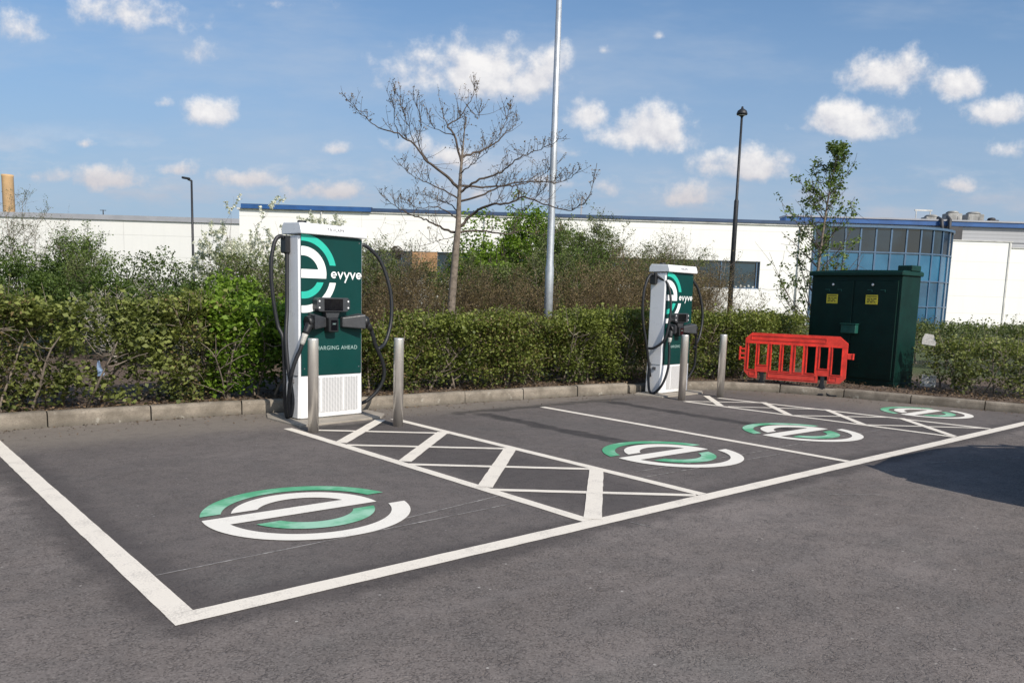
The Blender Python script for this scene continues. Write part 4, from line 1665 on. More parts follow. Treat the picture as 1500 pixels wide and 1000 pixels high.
def shrub(s, d, h, w, label, kind, seed, group='wild shrubs behind the hedge', dd=None):
    rg = np.random.default_rng(seed)
    x, y, _ = site(s, d)
    t = thing('shrub', label, 'shrub', (x, y, GV - .02), rg.uniform(0, 6), group)
    if kind == 'dense':
        L, pts = stem_system(rg, h * .85, w, 7, 5, 3, .022)
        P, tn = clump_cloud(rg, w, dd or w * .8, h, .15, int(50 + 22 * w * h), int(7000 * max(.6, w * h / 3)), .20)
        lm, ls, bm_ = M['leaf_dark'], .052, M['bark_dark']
    elif kind == 'bright':
        L, pts = stem_system(rg, h * .9, w, 7, 6, 4, .03)
        P, tn = clump_cloud(rg, w, dd or w * .8, h, .5, int(70 + 26 * w * h), int(1700 * w * h), .24, lump=.4)
        lm, ls, bm_ = M['leaf_bright'], .088, M['bark_dark']
    elif kind == 'olive':
        L, pts = stem_system(rg, h, w, 13, 9, 5, .016, spread=.15 + .42 * w / h)
        P, k = on_twigs(rg, pts, int(6600 * max(1, w * h / 2.2)), .05)
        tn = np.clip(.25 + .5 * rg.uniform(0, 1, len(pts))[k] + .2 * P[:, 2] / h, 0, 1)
        lm, ls, bm_ = M['leaf_olive'], .042, M['twig_grey']
    elif kind == 'green':
        L, pts = stem_system(rg, h, w, 13, 9, 5, .018, spread=.15 + .42 * w / h)
        P, k = on_twigs(rg, pts, int(5200 * max(1, w * h / 2.2)), .06)
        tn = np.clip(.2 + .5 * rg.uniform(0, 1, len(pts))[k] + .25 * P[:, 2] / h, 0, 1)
        lm, ls, bm_ = M['leaf_green'], .050, M['bark_dark']
    elif kind == 'brown':
        L, pts = stem_system(rg, h, w, 18, 11, 6, .010, spread=.2 + .5 * w / h, bend=.22)
        P, k = on_twigs(rg, pts, int(4800 * max(.8, w * h / 2)), .05)
        tn = rg.uniform(0, 1, len(P)) * .6 + .4 * rg.uniform(0, 1, len(pts))[k]
        lm, ls, bm_ = M['leaf_brown'], .030, M['twig_brown']
    elif kind == 'bare':
        L, pts = stem_system(rg, h, w, 11, 9, 6, .014, spread=.1 + .4 * w / h, bend=.12, up=.25)
        P, k = on_twigs(rg, pts, int(900 * max(1, w * h / 2)), .02)
        tn = rg.uniform(.2, 1, len(P))
        lm, ls, bm_ = M['leaf_olive'], .034, M['twig_grey']
    elif kind == 'blossom':
        L, pts = stem_system(rg, h, w, 9, 8, 5, .014, spread=.15 + .38 * w / h, up=.3)
        P, k = on_twigs(rg, pts, int(2600 * max(1, w * h / 2)), .05)
        P = P[P[:, 2] < h * .8]
        tn = np.clip(rg.uniform(0, .9, len(P)), 0, 1)
        lm, ls, bm_ = M['leaf_green'], .042, M['twig_grey']
    elif kind == 'lichen':
        L, pts = stem_system(rg, h, w, 10, 8, 4, .013, spread=.3 + .5 * w / h, bend=.3, up=.05)
        P, k = on_twigs(rg, pts, 250, .04)
        tn = rg.uniform(.1, .8, len(P))
        lm, ls, bm_ = M['leaf_olive'], .04, M['twig_pale']
    if kind not in ('dense', 'bright'):
        zm = np.percentile(np.concatenate([q[0][:, 2] for q in L]), 99.6)
        kz = min(1.0, h / zm)
        L = [(q * np.array([1, 1, kz]), r) for q, r in L]
        pts = [q * np.array([1, 1, kz]) for q in pts]
        P = P * np.array([1, 1, kz])
    V, Fa = tubes_np(L, 4)
    veg_part('stems', t, V, Fa, bm_)
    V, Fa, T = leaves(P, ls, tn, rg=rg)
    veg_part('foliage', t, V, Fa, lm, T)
    if kind in ('blossom',):
        Pb, k = on_twigs(rg, pts, int(4600 * max(1, w * h / 2)), .022)
        keep = (rg.uniform(0, 1, len(pts))[k] > .30) & (Pb[:, 2] > h * .25)
        Pb = Pb[keep]
        V, Fa, T = leaves(Pb, .050, rg.uniform(.2, 1, len(Pb)), up=.1, aspect=.9, rg=rg)
        veg_part('blossom', t, V, Fa, M['blossom'], T)
    return t


def sd_(u, d):
    """lateral offset of a sight line at depth d (site plan)"""
    return (u - 750) / 1185 * d


SH = [  # bearing, depth, height, width, kind, label
    (38, 23, 4.0, 2.2, 'bare', 'tall bare twiggy shrub right of the chimney at the far left'),
    (30, 17.5, 2.2, 3.2, 'dense', 'dark green rounded bush at the far left above the hedge'),
    (132, 20, 2.75, 2.2, 'green', 'loose mid-green shrub standing up against the far white wall at the left'),
    (92, 15.6, 1.62, 2.2, 'dense', 'low dark green shrub just over the left part of the hedge'),
    (95, 18.5, 2.05, 2.2, 'olive', 'greyish olive shrub between the dark bush and the loose shrub at the left'),
    (165, 16.4, 1.7, 2.0, 'dense', 'low dark bush under the loose mid-green shrub'),
    (228, 17.2, 2.15, 2.0, 'dense', 'dark green dense bush left of the distant lamp post'),
    (330, 19, 3.2, 2.0, 'blossom', 'tall shrub with white blossom beside the distant lamp post'),
    (300, 16.2, 1.75, 1.5, 'dense', 'low dark bush right below the distant lamp post'),
    (285, 14.6, 1.66, 1.5, 'lichen', 'low shrub of pale lichen-covered branches right of the smaller pale one'),
    (180, 14.6, 1.58, 1.2, 'lichen', 'small pale twiggy shrub rising over the hedge at the left'),
    (378, 17.0, 2.2, 2.0, 'olive', 'olive green shrub just left of the nearer charger'),
    (447, 17.8, 3.2, 2.2, 'blossom', 'white flowering shrub rising behind the top of the nearer charger'),
    (350, 14.4, 1.62, 1.3, 'bright', 'small bright green shrub above the end of the left hedge'),
    (400, 15.0, 2.1, 1.9, 'olive', 'olive bush behind the left cables of the nearer charger'),
    (240, 14.4, 1.55, 1.6, 'dense', 'low dark bush between the two pale twiggy shrubs'),
    (20, 14.6, 1.6, 1.8, 'dense', 'low dark bush at the left edge directly over the hedge'),
    (488, 19.5, 3.15, 1.8, 'blossom', 'white flowering shrub showing over the cap of the nearer charger'),
    (584, 19, 3.0, 1.5, 'bare', 'sparse upright shrub with a dark nest between charger and bare tree'),
    (724, 23.5, 3.3, 3.1, 'bright', 'bright green bush behind the bare tree trunk'),
    (775, 24.5, 4.2, 2.3, 'bright', 'tallest bright green bush, left of the galvanised lamp column'),
    (830, 23, 3.6, 2.2, 'green', 'green shrub just right of the galvanised lamp column'),
    (893, 21, 3.45, 2.5, 'olive', 'olive shrub between the lamp column and the farther charger'),
    (862, 19.5, 2.9, 1.8, 'green', 'lower green shrub in front of the olive shrub by the lamp column'),
    (962, 21, 3.25, 1.9, 'bare', 'bare twiggy shrub above the farther charger'),
    (1012, 21.5, 2.9, 1.7, 'bare', 'bare twiggy shrub in front of the strip window'),
    (975, 19.5, 2.5, 1.8, 'olive', 'olive scrub behind the bare twigs above the farther charger'),
    (565, 15.5, 1.85, 1.7, 'brown', 'dry brown scrub next to the right cable of the nearer charger'),
    (600, 17, 2.25, 2.1, 'brown', 'dry brown scrub in front of the boarded window'),
    (560, 18.5, 2.5, 2.0, 'olive', 'olive scrub under the sparse upright shrub'),
    (640, 14.6, 1.75, 1.7, 'brown', 'dry brown scrub around the base of the bare tree'),
    (705, 16, 2.05, 2.1, 'brown', 'dry brown scrub right of the bare tree trunk'),
    (660, 18.5, 2.4, 2.2, 'olive', 'olive scrub directly behind the bare tree trunk'),
    (755, 15.4, 1.95, 1.9, 'brown', 'dry brown scrub left of the galvanised lamp column'),
    (745, 19, 2.4, 2.3, 'olive', 'olive scrub below the bright green bushes'),
    (845, 15.8, 2.0, 2.0, 'brown', 'dry brown scrub right of the galvanised lamp column'),
    (815, 18.2, 2.5, 2.1, 'olive', 'olive scrub behind the galvanised lamp column'),
    (905, 15.8, 2.1, 2.0, 'brown', 'dry brown scrub left of the farther charger'),
    (885, 18.2, 2.5, 2.0, 'brown', 'tall dry brown scrub under the olive shrub left of the farther charger'),
    (945, 17.0, 2.35, 1.9, 'brown', 'dry brown scrub behind the top of the farther charger'),
    (1000, 17.0, 2.3, 1.8, 'brown', 'dry brown scrub behind the right cable of the farther charger'),
    (1042, 17.6, 2.05, 1.5, 'brown', 'dry brown scrub below the strip window by the black lamp post'),
    (1022, 20.5, 2.75, 1.5, 'brown', 'tall dry brown scrub in front of the left part of the strip window'),
    (955, 22.5, 2.9, 2.2, 'olive', 'olive scrub farther back behind the bare twigs'),
    (520, 17, 2.3, 1.9, 'olive', 'olive scrub hidden mostly behind the nearer charger'),
]
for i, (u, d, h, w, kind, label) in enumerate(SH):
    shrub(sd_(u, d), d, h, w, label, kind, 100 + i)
# birds' nest in the sparse shrub
nx, ny, _ = site(sd_(582, 18.9), 18.9)
nest = thing('bird_nest', 'dark ball of twigs lodged in the sparse upright shrub', 'nest', (nx, ny, 2.42))
rg = np.random.default_rng(5)
Ls = []
for _ in range(160):
    a = rg.normal(size=3)
    a /= np.linalg.norm(a)
    b = a + rg.normal(0, .7, 3)
    b /= np.linalg.norm(b)
    Ls.append((np.array([a * .15, (a + b) * .08, b * .15]), np.array([.006, .006, .005])))
V, Fa = tubes_np(Ls, 4)
np_mesh('twigs', V, Fa, M['bark_dark'], nest)


# --- hedges
def hedge(name, label, front, depth, h, seed, n_leaf, ls, lm, stem_m, cover=1.0, stems=26, dry=0.0, hfun=None, hole=.0, up=.35, zlow=.14):
    """front: plan polyline of the front face; leaves on clumps near the faces; visible stems below"""
    rg = np.random.default_rng(seed)
    t = thing(name, label, 'hedge', (front[0][0], front[0][1], VZ))
    P = np.array(front, float) - np.array(front[0], float)
    sg = np.linalg.norm(np.diff(P, axis=0), axis=1)
    cs = np.concatenate([[0], np.cumsum(sg)])
    Lt = cs[-1]

    def at(s):
        s = np.clip(s, 0, Lt - 1e-6)
        i = np.clip(np.searchsorted(cs, s, side='right') - 1, 0, len(sg) - 1)
        f = ((s - cs[i]) / sg[i])[:, None]
        p = P[i] * (1 - f) + P[i + 1] * f
        tt = (P[i + 1] - P[i]) / sg[i][:, None]
        return p, np.stack([-tt[:, 1], tt[:, 0]], 1)
    n_cl = int(n_leaf / 26)
    s = rg.uniform(0, Lt, n_cl)
    a = rg.uniform(0, 1, n_cl) ** 1.6          # 0 = front face
    hz = hfun(s) if hfun else np.full(n_cl, h)
    z = zlow + (hz - zlow) * rg.uniform(0, 1, n_cl) ** .85
    top = rg.uniform(0, 1, n_cl) < .26
    z = np.where(top, hz * rg.uniform(.90, 1.0, n_cl), z)
    a = np.where(top, rg.uniform(0, 1, n_cl), a)
    if hole:
        ph = np.sin(s * 4.1 + 1.3) + np.sin(z * 9 + s * 2.2) + np.sin(s * 9.7 + z * 5)
        keep = ph > -1.4 + hole * 2.2
        keep |= rg.uniform(0, 1, n_cl) < .4
        s, a, z, hz = s[keep], a[keep], z[keep], hz[keep]
        n_cl = len(s)
    p, nn = at(s)
    wav = .09 * np.sin(s * 3.3 + z * 2) + .06 * np.sin(s * 7.9 + z * 5)
    C = np.column_stack([p + nn * (a * depth + wav)[:, None], z])
    ct = rg.uniform(0, 1, n_cl)
    k = rg.integers(0, n_cl, n_leaf)
    o = rg.normal(size=(n_leaf, 3)) * np.array([.085, .085, .06])
    Q = C[k] + o
    keep = Q[:, 2] > .02
    Q, k, o = Q[keep], k[keep], o[keep]
    # shoots standing proud of the clipped faces
    ns = int(Lt * 26)
    s2 = rg.uniform(0, Lt, ns)
    p2, n2 = at(s2)
    h2 = hfun(s2) if hfun else np.full(ns, h)
    a2 = rg.uniform(0, 1, ns)
    B2 = np.column_stack([p2 + n2 * (a2 * depth)[:, None], h2 * .93])
    D2 = rg.normal(0, .28, (ns, 3)) + np.array([0, 0, 1.0])
    l2 = rg.uniform(.06, .26, ns)
    sh_lines = [(np.array([B2[q], B2[q] + D2[q] * l2[q] * .5, B2[q] + D2[q] * l2[q]]), np.array([.004, .003, .002])) for q in range(ns)]
    kq = rg.integers(0, ns, ns * 7)
    Q2 = B2[kq] + D2[kq] * (l2[kq] * rg.uniform(.2, 1.05, ns * 7))[:, None] + rg.normal(0, .016, (ns * 7, 3))
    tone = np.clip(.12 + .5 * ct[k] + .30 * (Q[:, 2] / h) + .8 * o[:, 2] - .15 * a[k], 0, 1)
    Q = np.concatenate([Q, Q2])
    tone = np.concatenate([tone, rg.uniform(.4, 1, len(Q2))])
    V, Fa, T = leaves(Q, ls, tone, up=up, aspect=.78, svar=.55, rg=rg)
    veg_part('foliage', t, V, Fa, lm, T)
    if dry:
        nd = int(n_leaf * dry)
        kk = rg.integers(0, n_cl, nd)
        msk = (np.sin(s * 1.9 + .6) + np.sin(s * .8) > .2)[kk]
        kk = kk[msk]
        Qd = C[kk] + rg.normal(size=(len(kk), 3)) * np.array([.09, .09, .07])
        Qd[:, 2] = np.maximum(Qd[:, 2], .05)
        V, Fa, T = leaves(Qd, ls * .8, rg.uniform(0, 1, len(Qd)), rg=rg)
        veg_part('dry_foliage', t, V, Fa, M['leaf_brown'], T)
    # stems
    Ls = list(sh_lines)
    for j in range(stems):
        s_ = np.array([rg.uniform(0.05, Lt - .05)])
        p_, n_ = at(s_)
        b = np.array([*(p_[0] + n_[0] * rg.uniform(.12, depth * .75)), -.03])
        hh = h * rg.uniform(.7, .95)
        Pq, _ = curve_pts(b, np.array([rg.normal(0, .28), rg.normal(0, .18), 1]), hh, 7, .13, .05, rg)
        Ls.append((Pq, np.linspace(.017, .006, 7) * rg.uniform(.7, 1.4)))
        for _ in range(7):
            i = rg.integers(1, 6)
            d2 = np.array([rg.normal(), rg.normal() * .8, rg.uniform(-.1, .9)])
            P2, _ = curve_pts(Pq[i], d2, hh * rg.uniform(.2, .5), 5, .25, .08, rg)
            Ls.append((P2, np.linspace(.007, .003, 5)))
    V, Fa = tubes_np(Ls, 5)
    veg_part('stems', t, V, Fa, stem_m)
    return t


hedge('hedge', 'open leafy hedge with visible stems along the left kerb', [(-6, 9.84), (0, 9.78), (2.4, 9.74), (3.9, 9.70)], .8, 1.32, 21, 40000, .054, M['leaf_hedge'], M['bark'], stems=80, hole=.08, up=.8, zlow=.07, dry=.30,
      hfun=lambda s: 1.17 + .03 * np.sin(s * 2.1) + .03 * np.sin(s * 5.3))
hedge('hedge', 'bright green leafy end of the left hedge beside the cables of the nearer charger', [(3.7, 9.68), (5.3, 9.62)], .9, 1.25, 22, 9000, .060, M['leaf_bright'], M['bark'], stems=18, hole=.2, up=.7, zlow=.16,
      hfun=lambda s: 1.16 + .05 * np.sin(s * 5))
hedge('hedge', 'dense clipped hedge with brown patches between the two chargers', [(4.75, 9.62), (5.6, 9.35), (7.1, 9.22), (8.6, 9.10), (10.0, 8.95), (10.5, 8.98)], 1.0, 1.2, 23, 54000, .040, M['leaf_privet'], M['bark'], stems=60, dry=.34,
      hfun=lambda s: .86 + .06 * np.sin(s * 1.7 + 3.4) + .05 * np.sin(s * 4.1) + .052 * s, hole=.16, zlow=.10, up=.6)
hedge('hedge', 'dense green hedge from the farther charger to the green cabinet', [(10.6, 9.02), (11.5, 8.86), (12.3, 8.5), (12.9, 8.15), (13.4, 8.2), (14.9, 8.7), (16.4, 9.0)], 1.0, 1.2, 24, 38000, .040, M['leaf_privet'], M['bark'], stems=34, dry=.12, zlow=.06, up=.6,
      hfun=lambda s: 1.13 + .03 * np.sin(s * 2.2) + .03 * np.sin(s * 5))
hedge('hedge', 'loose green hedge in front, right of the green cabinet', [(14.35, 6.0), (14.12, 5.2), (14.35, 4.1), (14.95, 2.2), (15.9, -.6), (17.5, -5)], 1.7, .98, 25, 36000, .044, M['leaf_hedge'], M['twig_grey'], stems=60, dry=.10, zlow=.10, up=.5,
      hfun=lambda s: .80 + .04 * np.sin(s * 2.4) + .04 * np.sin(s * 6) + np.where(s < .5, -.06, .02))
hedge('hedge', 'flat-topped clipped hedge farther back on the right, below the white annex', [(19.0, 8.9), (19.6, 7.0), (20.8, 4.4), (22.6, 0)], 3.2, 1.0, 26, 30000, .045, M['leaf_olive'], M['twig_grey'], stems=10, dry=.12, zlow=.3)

# --- the bare tree
tp = (8.33, 11.25)
bt_ = thing('bare_tree', 'leafless young tree with spreading budding branches behind the hedge', 'tree', (tp[0], tp[1], .08))
rg = np.random.default_rng(77)
KP = .00466


def lp_(X, Y, w=0.0):
    """limb point: lateral offset from the trunk foot, height, and depth"""
    s = (X - 436) * KP
    z = (1139 - Y) * KP
    return np.array([SX * s + FX * w, SY * s + FY * w, z])


LIMBS = [
    # (points, depth end, r0, r1)
    ([(460, 455), (410, 410), (350, 370), (300, 310), (240, 285), (180, 265), (130, 230), (65, 165)], -.6, .034, .006),
    ([(467, 365), (440, 270), (415, 235), (445, 205), (480, 160), (503, 110), (507, 60)], .3, .026, .005),
    ([(415, 235), (395, 190), (390, 165)], .5, .012, .004),
    ([(462, 350), (520, 320), (580, 285), (620, 240), (650, 210), (668, 175)], .7, .028, .005),
    ([(600, 263), (622, 190), (635, 118)], .9, .012, .004),
    ([(462, 470), (520, 430), (600, 405), (650, 370), (700, 340), (760, 320), (830, 290)], -.7, .028, .005),
    ([(466, 445), (560, 440), (640, 430), (700, 415), (760, 380), (835, 315)], .8, .026, .005),
    ([(462, 500), (540, 480), (620, 440), (720, 425), (800, 435), (850, 420), (892, 388)], -.4, .024, .005),
    ([(462, 592), (510, 545), (570, 515), (640, 510), (700, 490), (780, 520), (860, 535), (912, 490), (936, 380)], -1.0, .034, .006),
    ([(455, 612), (400, 595), (340, 565), (280, 545), (200, 505), (150, 460)], .7, .030, .005),
    ([(458, 490), (380, 455), (320, 440), (270, 405)], -1.0, .018, .004),
    ([(458, 612), (540, 600), (640, 605), (700, 588), (760, 600), (860, 572)], .9, .026, .005),
    ([(464, 400), (500, 380), (550, 350), (600, 325)], -.8, .014, .004),
    ([(350, 370), (312, 300), (322, 230), (292, 140)], -.2, .014, .004),
    ([(240, 285), (232, 215), (243, 145)], -.5, .010, .003),
    ([(300, 310), (270, 220), (260, 170)], -.7, .010, .003),
    ([(440, 270), (370, 245), (325, 180)], .2, .012, .003),
    ([(480, 160), (525, 200), (520, 130)], .3, .008, .003),
    ([(455, 560), (390, 530), (330, 540), (270, 520)], -.9, .016, .004),
    ([(460, 540), (420, 500), (370, 480), (300, 450)], 1.0, .016, .004),
    ([(640, 510), (700, 530), (760, 470), (800, 440)], -1.2, .012, .003),
    ([(455, 625), (400, 640), (360, 660)], -.3, .010, .003),
]
Ls = []
allp = []
trunk = [lp_(432, 985), lp_(436, 930), lp_(442, 860), lp_(446, 790), lp_(452, 700), lp_(455, 650), lp_(460, 590), lp_(462, 470), lp_(467, 370), lp_(472, 300), lp_(476, 250), lp_(484, 205)]
trunk.insert(0, lp_(430, 1139))
tr = [.086, .078, .072, .068, .065, .062, .059, .049, .034, .024, .014, .009, .004]
tpts = smooth_path([Vector(p) for p in trunk], 3)
tri = np.interp(np.linspace(0, 12, len(tpts)), range(13), tr)
V, Fa = tubes_np([(np.array([tuple(p) for p in tpts]), tri)], 10)
np_mesh('trunk', V, Fa, M['bark'], bt_, smooth=True)
allp.append(np.array([tuple(p) for p in tpts])[-14:])
for pts, dep, r0, r1 in LIMBS:
    k = len(pts)
    d0 = 0
    pp = [Vector(lp_(X, Y, dep * (i / (k - 1)) + (rg.normal(0, .06) if i else 0))) for i, (X, Y) in enumerate(pts)]
    sp = smooth_path(pp, 5)
    A = np.array([tuple(p) for p in sp])
    A[1:] += rg.normal(0, .008, A[1:].shape)
    Ls.append((A, r1 * .7 + (r0 * .82 - r1 * .7) * np.linspace(1, 0, len(A)) ** 1.35))
    allp.append(A)
tips = []
for A in allp:
    L = np.linalg.norm(np.diff(A, axis=0), axis=1).sum()
    n = int(L * 13)
    for _ in range(n):
        t = rg.uniform(.18, 1) ** .8
        i = min(len(A) - 2, int(t * (len(A) - 1)))
        tang = A[i + 1] - A[i]
        tang /= np.linalg.norm(tang) + 1e-9
        d2 = tang * .5 + rg.normal(size=3) * .55 + np.array([0, 0, .55])
        L2 = rg.uniform(.14, .62) * (1.12 - .72 * t)
        B, _ = curve_pts(A[i], d2, L2, 6, .10, .10, rg)
        Ls.append((B, np.linspace(.0044, .0018, 6)))
        tips.append(B[-1])
        tips.append(B[rg.integers(3, 6)])
        for _ in range(rg.integers(1, 4)):
            j = rg.integers(1, 5)
            C, _ = curve_pts(B[j], rg.normal(size=3) * .7 + np.array([0, 0, .6]) + (B[j] - B[j - 1]) * 5, L2 * rg.uniform(.25, .6), 4, .15, .15, rg)
            Ls.append((C, np.linspace(.0028, .0014, 4)))
            tips.append(C[-1])
            tips.append(C[2])
V, Fa = tubes_np(Ls, 5)
cr = np_mesh('branches', V, Fa, M['bark_dark'], bt_)
T0 = np.array(tips)
k = rg.integers(0, len(T0), int(len(T0) * 1.5))
Q = T0[k] + rg.normal(0, .011, (len(k), 3))
V, Fa, T = leaves(Q, .024, rg.uniform(0, 1, len(Q)), aspect=.7, rg=rg)
np_mesh('buds', V, Fa, M['bud'], bt_, T)

# --- young leafy tree behind the cabinet
x, y, _ = site(sd_(1188, 21), 21)
yt = thing('young_tree', 'slim young tree in fresh leaf rising behind the green cabinet', 'tree', (x, y, .05))
rg = np.random.default_rng(31)
Ls, pts = [], []
tk = smooth_path([Vector(q) for q in [(0, 0, -.05), (.02, 0, 1.2), (.06, 0, 2.4), (.14, .02, 3.6), (.24, .02, 4.6), (.36, .0, 5.5)]], 5)
TA = np.array([(SX * p.x + FX * p.y, SY * p.x + FY * p.y, p.z) for p in tk])
V, Fa = tubes_np([(TA, np.linspace(.055, .010, len(TA)))], 8)
np_mesh('trunk', V, Fa, M['bark'], yt, smooth=True)
pts = []
for i in range(84):
    t = .14 + .845 * rg.uniform(0, 1) ** 1.5
    j = min(len(TA) - 2, int(t * (len(TA) - 1)))
    a = rg.uniform(0, 2 * np.pi)
    left = -1 if i % 5 < 3 else 1
    L = (2.6 * (1 - t) ** .85 + .20) * rg.uniform(.5, 1.05)
    d = np.array([math.cos(a), math.sin(a), rg.uniform(.45, 1.15)])
    B, _ = curve_pts(TA[j], d, L, 7, .11, .08, rg)
    Ls.append((B, np.linspace(.017 * (1.15 - t), .004, 7)))
    pts.append(B[3:7])
    for _ in range(5):
        q = rg.integers(2, 6)
        C, _ = curve_pts(B[q], rg.normal(size=3) * .7 + np.array([0, 0, .5]), L * rg.uniform(.18, .4), 4, .15, .1, rg)
        Ls.append((C, np.linspace(.006, .003, 4)))
        pts.append(C)
V, Fa = tubes_np(Ls, 4)
np_mesh('branches', V, Fa, M['bark_dark'], yt)
cl, k0 = on_twigs(rg, pts, 560, .02)
kk = rg.integers(0, len(cl), 4300)
Q = cl[kk] + rg.normal(0, .045, (4300, 3))
V, Fa, T = leaves(Q, .080, np.clip(rg.uniform(0, 1, len(cl))[kk] * .7 + .1, 0, 1), rg=rg)
M['leaf_fresh'] = leaf_mat('fresh_pale_leaf', (.050, .095, .020), (.250, .330, .085), .35)
np_mesh('crown', V, Fa, M['leaf_fresh'], yt, T)

# --- small finds in the planting
mb = MB()
fr = lambda x, y, z: (x, y, z)
mb.prism([(-.10, -.08), (.10, -.09), (.12, -.07), (.06, .09), (-.07, .10), (-.10, .02)], -.01, .01)
sg_ = mb.build('sign_plate', M['plug_grey'], None, (14.26, 5.72, .98), R(-62))
sg_.rotation_euler = (R(-8), R(4), R(-62))
tag(sg_, 'small pale grey plate caught in the hedge right of the cabinet', 'plate')
mb = MB()
mb.prism([(-.10, -.08), (.13, -.10), (.14, .10), (-.08, .11)], -.008, .008)
bl = mb.build('foam_sheet', M['plant_white'], None, (14.42, 5.75, .27), R(-60))
tag(bl, 'pale scrap of board on the soil at the foot of the right hedge', 'litter')
mb = MB()
vs = []
for i in range(7):
    for j in range(4):
        vs.append((-.04 + .08 * j / 3 * (1 - .7 * i / 6), .015 * math.sin(i * 1.3 + j * 2), -.09 + .17 * i / 6))
mb.add(vs, [(i * 4 + j, i * 4 + j + 1, (i + 1) * 4 + j + 1, (i + 1) * 4 + j) for i in range(6) for j in range(3)], True)
M['bag_blue'] = mat('pale_blue_plastic', (.17, .24, .36), .4, 0, .2, 20)
tag(mb.build('plastic_scrap', M['bag_blue'], None, (2.42, 9.72, .58), R(-30)), 'pale blue plastic scrap caught in the left hedge', 'litter')

# leaf litter and bark chips on the soil
rg = np.random.default_rng(8)
A = np.array([tuple(p) for p in inn if -8 < p.x < 17 and p.y > -3])
k = rg.integers(0, len(A) - 1, 9000)
tt = A[k + 1] - A[k]
tt /= np.linalg.norm(tt, axis=1)[:, None] + 1e-9
q = A[k] + (A[k + 1] - A[k]) * rg.uniform(0, 1, (9000, 1)) + np.stack([-tt[:, 1], tt[:, 0]], 1) * (rg.uniform(0, 1, (9000, 1)) ** 1.6 * 1.3)
Q = np.column_stack([q, np.full(len(q), VZ + .035) + rg.uniform(-.01, .02, len(q))])
V, Fa, T = leaves(Q, .038, rg.uniform(0, 1, len(Q)), up=1.6, rg=rg)
tag(np_mesh('leaf_litter', V, Fa, M['litter_leaf'], None, T), 'brown fallen leaves and chips lying on the soil behind the kerb', 'leaf litter', kind='stuff')

rg = np.random.default_rng(9)
A = np.array([(p.x, p.y) for p in [Vector(q) for q in resample(KA[1:], .3) + resample(KB[:-4], .3)]])
k = rg.integers(0, len(A) - 1, 2600)
tt = A[k + 1] - A[k]
tt /= np.linalg.norm(tt, axis=1)[:, None] + 1e-9
q = A[k] + (A[k + 1] - A[k]) * rg.uniform(0, 1, (2600, 1)) - np.stack([-tt[:, 1], tt[:, 0]], 1) * (.01 + rg.uniform(0, 1, (2600, 1)) ** 3 * .7)
Q = np.column_stack([q, rg.uniform(.006, .012, len(q))])
V, Fa, T = leaves(Q, .018, rg.uniform(0, 1, len(Q)), up=2.5, svar=.7, rg=rg)
tag(np_mesh('kerb_debris', V, Fa, M['litter_leaf'], None, T), 'grit and leaf scraps swept against the foot of the kerb', 'debris', kind='stuff')

# ------------------------------------------------------------------ parked car just outside the picture (its shadow reaches the bays)
M['car_paint'] = mat('dark_blue_car_paint', (.02, .035, .07), .25, .3, .05, 2, coat=.6)
M['car_glass'] = glass('car_glass', (.01, .012, .015), (.015, .018, .02), .05)
M['tyre'] = mat('tyre_rubber', (.015, .015, .016), .85, 0, .1, 20)
M['alloy'] = mat('alloy_rim', (.5, .5, .52), .3, .9, .05, 8)
M['lamp_red'] = mat('red_lamp', (.4, .01, .01), .2)
ct_ = thing('parked_car', 'dark hatchback parked just outside the right edge, only its shadow showing', 'car', (9.12, .93, 0), R(-4))
# local x: rear (-) to front (+); stations: x, half width, sill z, belt z
LEN = 4.3
st = [(-2.15, .70, .42, .80), (-2.10, .80, .30, .95), (-1.6, .88, .26, .98), (-.6, .90, .24, .97), (.6, .90, .24, .95), (1.25, .88, .25, .90), (1.9, .80, .28, .74), (2.13, .66, .36, .62)]
vs, fs = [], []
for (x_, w_, zs, zb) in st:
    vs += [(x_, -w_ * .9, zs), (x_, -w_, zs + .12), (x_, -w_, zb - .10), (x_, -w_ * .93, zb), (x_, w_ * .93, zb), (x_, w_, zb - .10), (x_, w_, zs + .12), (x_, w_ * .9, zs)]
for i in range(len(st) - 1):
    for j in range(8):
        fs.append((i * 8 + j, i * 8 + (j + 1) % 8, (i + 1) * 8 + (j + 1) % 8, (i + 1) * 8 + j))
fs += [tuple(range(8)), tuple(range((len(st) - 1) * 8, len(st) * 8))]
mb = MB()
mb.add(vs, fs)
cb_ = mb.build('body', M['car_paint'], ct_)


def soften(o, lv=2, k=.55):
    import bmesh
    bm = bmesh.new()
    bm.from_mesh(o.data)
    cl_ = bm.edges.layers.float.new('crease_edge')
    for e in bm.edges:
        if len(e.link_faces) == 2 and e.calc_face_angle(0) > .45:
            e[cl_] = k
    for f in bm.faces:
        f.smooth = True
    bm.to_mesh(o.data)
    bm.free()
    md = o.modifiers.new('rounding', 'SUBSURF')
    md.levels = md.render_levels = lv


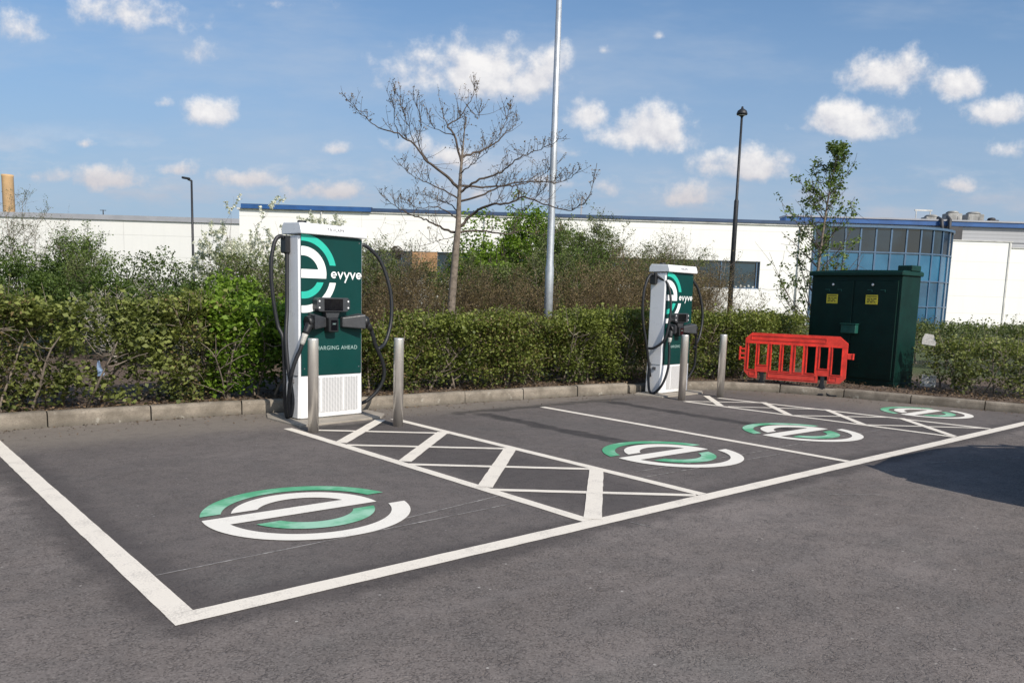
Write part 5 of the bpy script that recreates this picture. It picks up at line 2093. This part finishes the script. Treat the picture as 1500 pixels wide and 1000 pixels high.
soften(cb_)
mb = MB()
mb.box((-2.09, 0, .44), (.16, 1.5, .18), bev=.05)
mb.build('bumper', M['black_plastic'], ct_)
mb = MB()
mb.box((-2.155, 0, .72), (.02, .52, .11), bev=.004)
mb.build('number_plate', M['yellow'], ct_)
for sy in (-1, 1):
    for wx in (-1.32, 1.30):
        mb = MB()
        mb.tube([(wx + .39 * math.cos(a), sy * .885, .318 + .39 * math.sin(a)) for a in np.linspace(.0, math.pi, 12)], .035, 8)
        mb.build('wheel_arch', M['black_plastic'], ct_)
    for hx in (-.55, .55):
        mb = MB()
        mb.box((hx, sy * .90, .80), (.16, .03, .03), bev=.008)
        mb.build('door_handle', M['car_paint'], ct_)
gst = [(-2.02, .78, .96, .72, 1.02), (-1.75, .80, .975, .64, 1.40), (-1.2, .82, .975, .64, 1.49), (-.2, .82, .965, .65, 1.50), (.35, .82, .955, .64, 1.42), (1.15, .80, .91, .74, .94)]
vs, fs = [], []
for (x_, w0, z0, w1, z1) in gst:
    vs += [(x_, -w0, z0 - .02), (x_, -w1, z1), (x_, w1, z1), (x_, w0, z0 - .02)]
for i in range(len(gst) - 1):
    for j in range(3):
        fs.append((i * 4 + j, i * 4 + j + 1, (i + 1) * 4 + j + 1, (i + 1) * 4 + j))
mb = MB()
mb.add(vs, fs)
soften(mb.build('window', M['car_glass'], ct_), 2, .5)
mb = MB()
vs = [(-1.85, -.60, 1.425), (-1.85, .60, 1.425), (-1.2, -.66, 1.50), (-1.2, .66, 1.50), (-.2, -.67, 1.512), (-.2, .67, 1.512), (.33, -.65, 1.44), (.33, .65, 1.44)]
mb.add(vs, [(0, 1, 3, 2), (2, 3, 5, 4), (4, 5, 7, 6)], True)
for sy in (-1, 1):
    for pts_ in ([(1.12, .775, .95), (.35, .665, 1.43)], [(-.35, .83, .965), (-.4, .665, 1.49)], [(-2.0, .785, .97), (-1.78, .655, 1.41)]):
        mb.tube([(a, sy * b, c) for a, b, c in pts_], .035, 8)
mb.build('roof', M['car_paint'], ct_)
for wx in (-1.32, 1.30):
    for sy in (-1, 1):
        mb = MB()
        pr = [(.20, -.10), (.30, -.10), (.318, -.08), (.318, .08), (.30, .10), (.20, .10)]
        mb.lathe(pr, n=24)
        mb.v = [(wx + a, sy * .80 + c, .318 + b) for a, b, c in mb.v]
        wh = mb.build('wheel', M['tyre'], ct_)
        mb = MB()
        mb.lathe([(.0, .05), (.06, .06), (.19, .04), (.205, .085), (.205, -.08)], n=24)
        mb.v = [(wx + a, sy * (.80 + c), .318 + b) for a, b, c in mb.v]
        mb.build('rim', M['alloy'], wh)
for sy in (-1, 1):
    mb = MB()
    mb.box((-2.07, sy * .66, .84), (.09, .20, .15), bev=.03)
    mb.build('tail_lamp', M['lamp_red'], ct_)
    mb = MB()
    mb.box((2.02, sy * .58, .62), (.12, .26, .10), bev=.02)
    mb.build('headlight', M['lens'], ct_)
    mb = MB()
    mb.box((.80, sy * .95, 1.0), (.10, .18, .12), bev=.03)
    mb.build('wing_mirror', M['car_paint'], ct_)

# ------------------------------------------------------------------ render settings
scene.view_settings.view_transform = 'Standard'
scene.view_settings.look = 'None'
scene.view_settings.exposure = 0
scene.view_settings.gamma = 1
scene.cycles.use_denoising = True
scene.cycles.max_bounces = 6
scene.cycles.transparent_max_bounces = 4
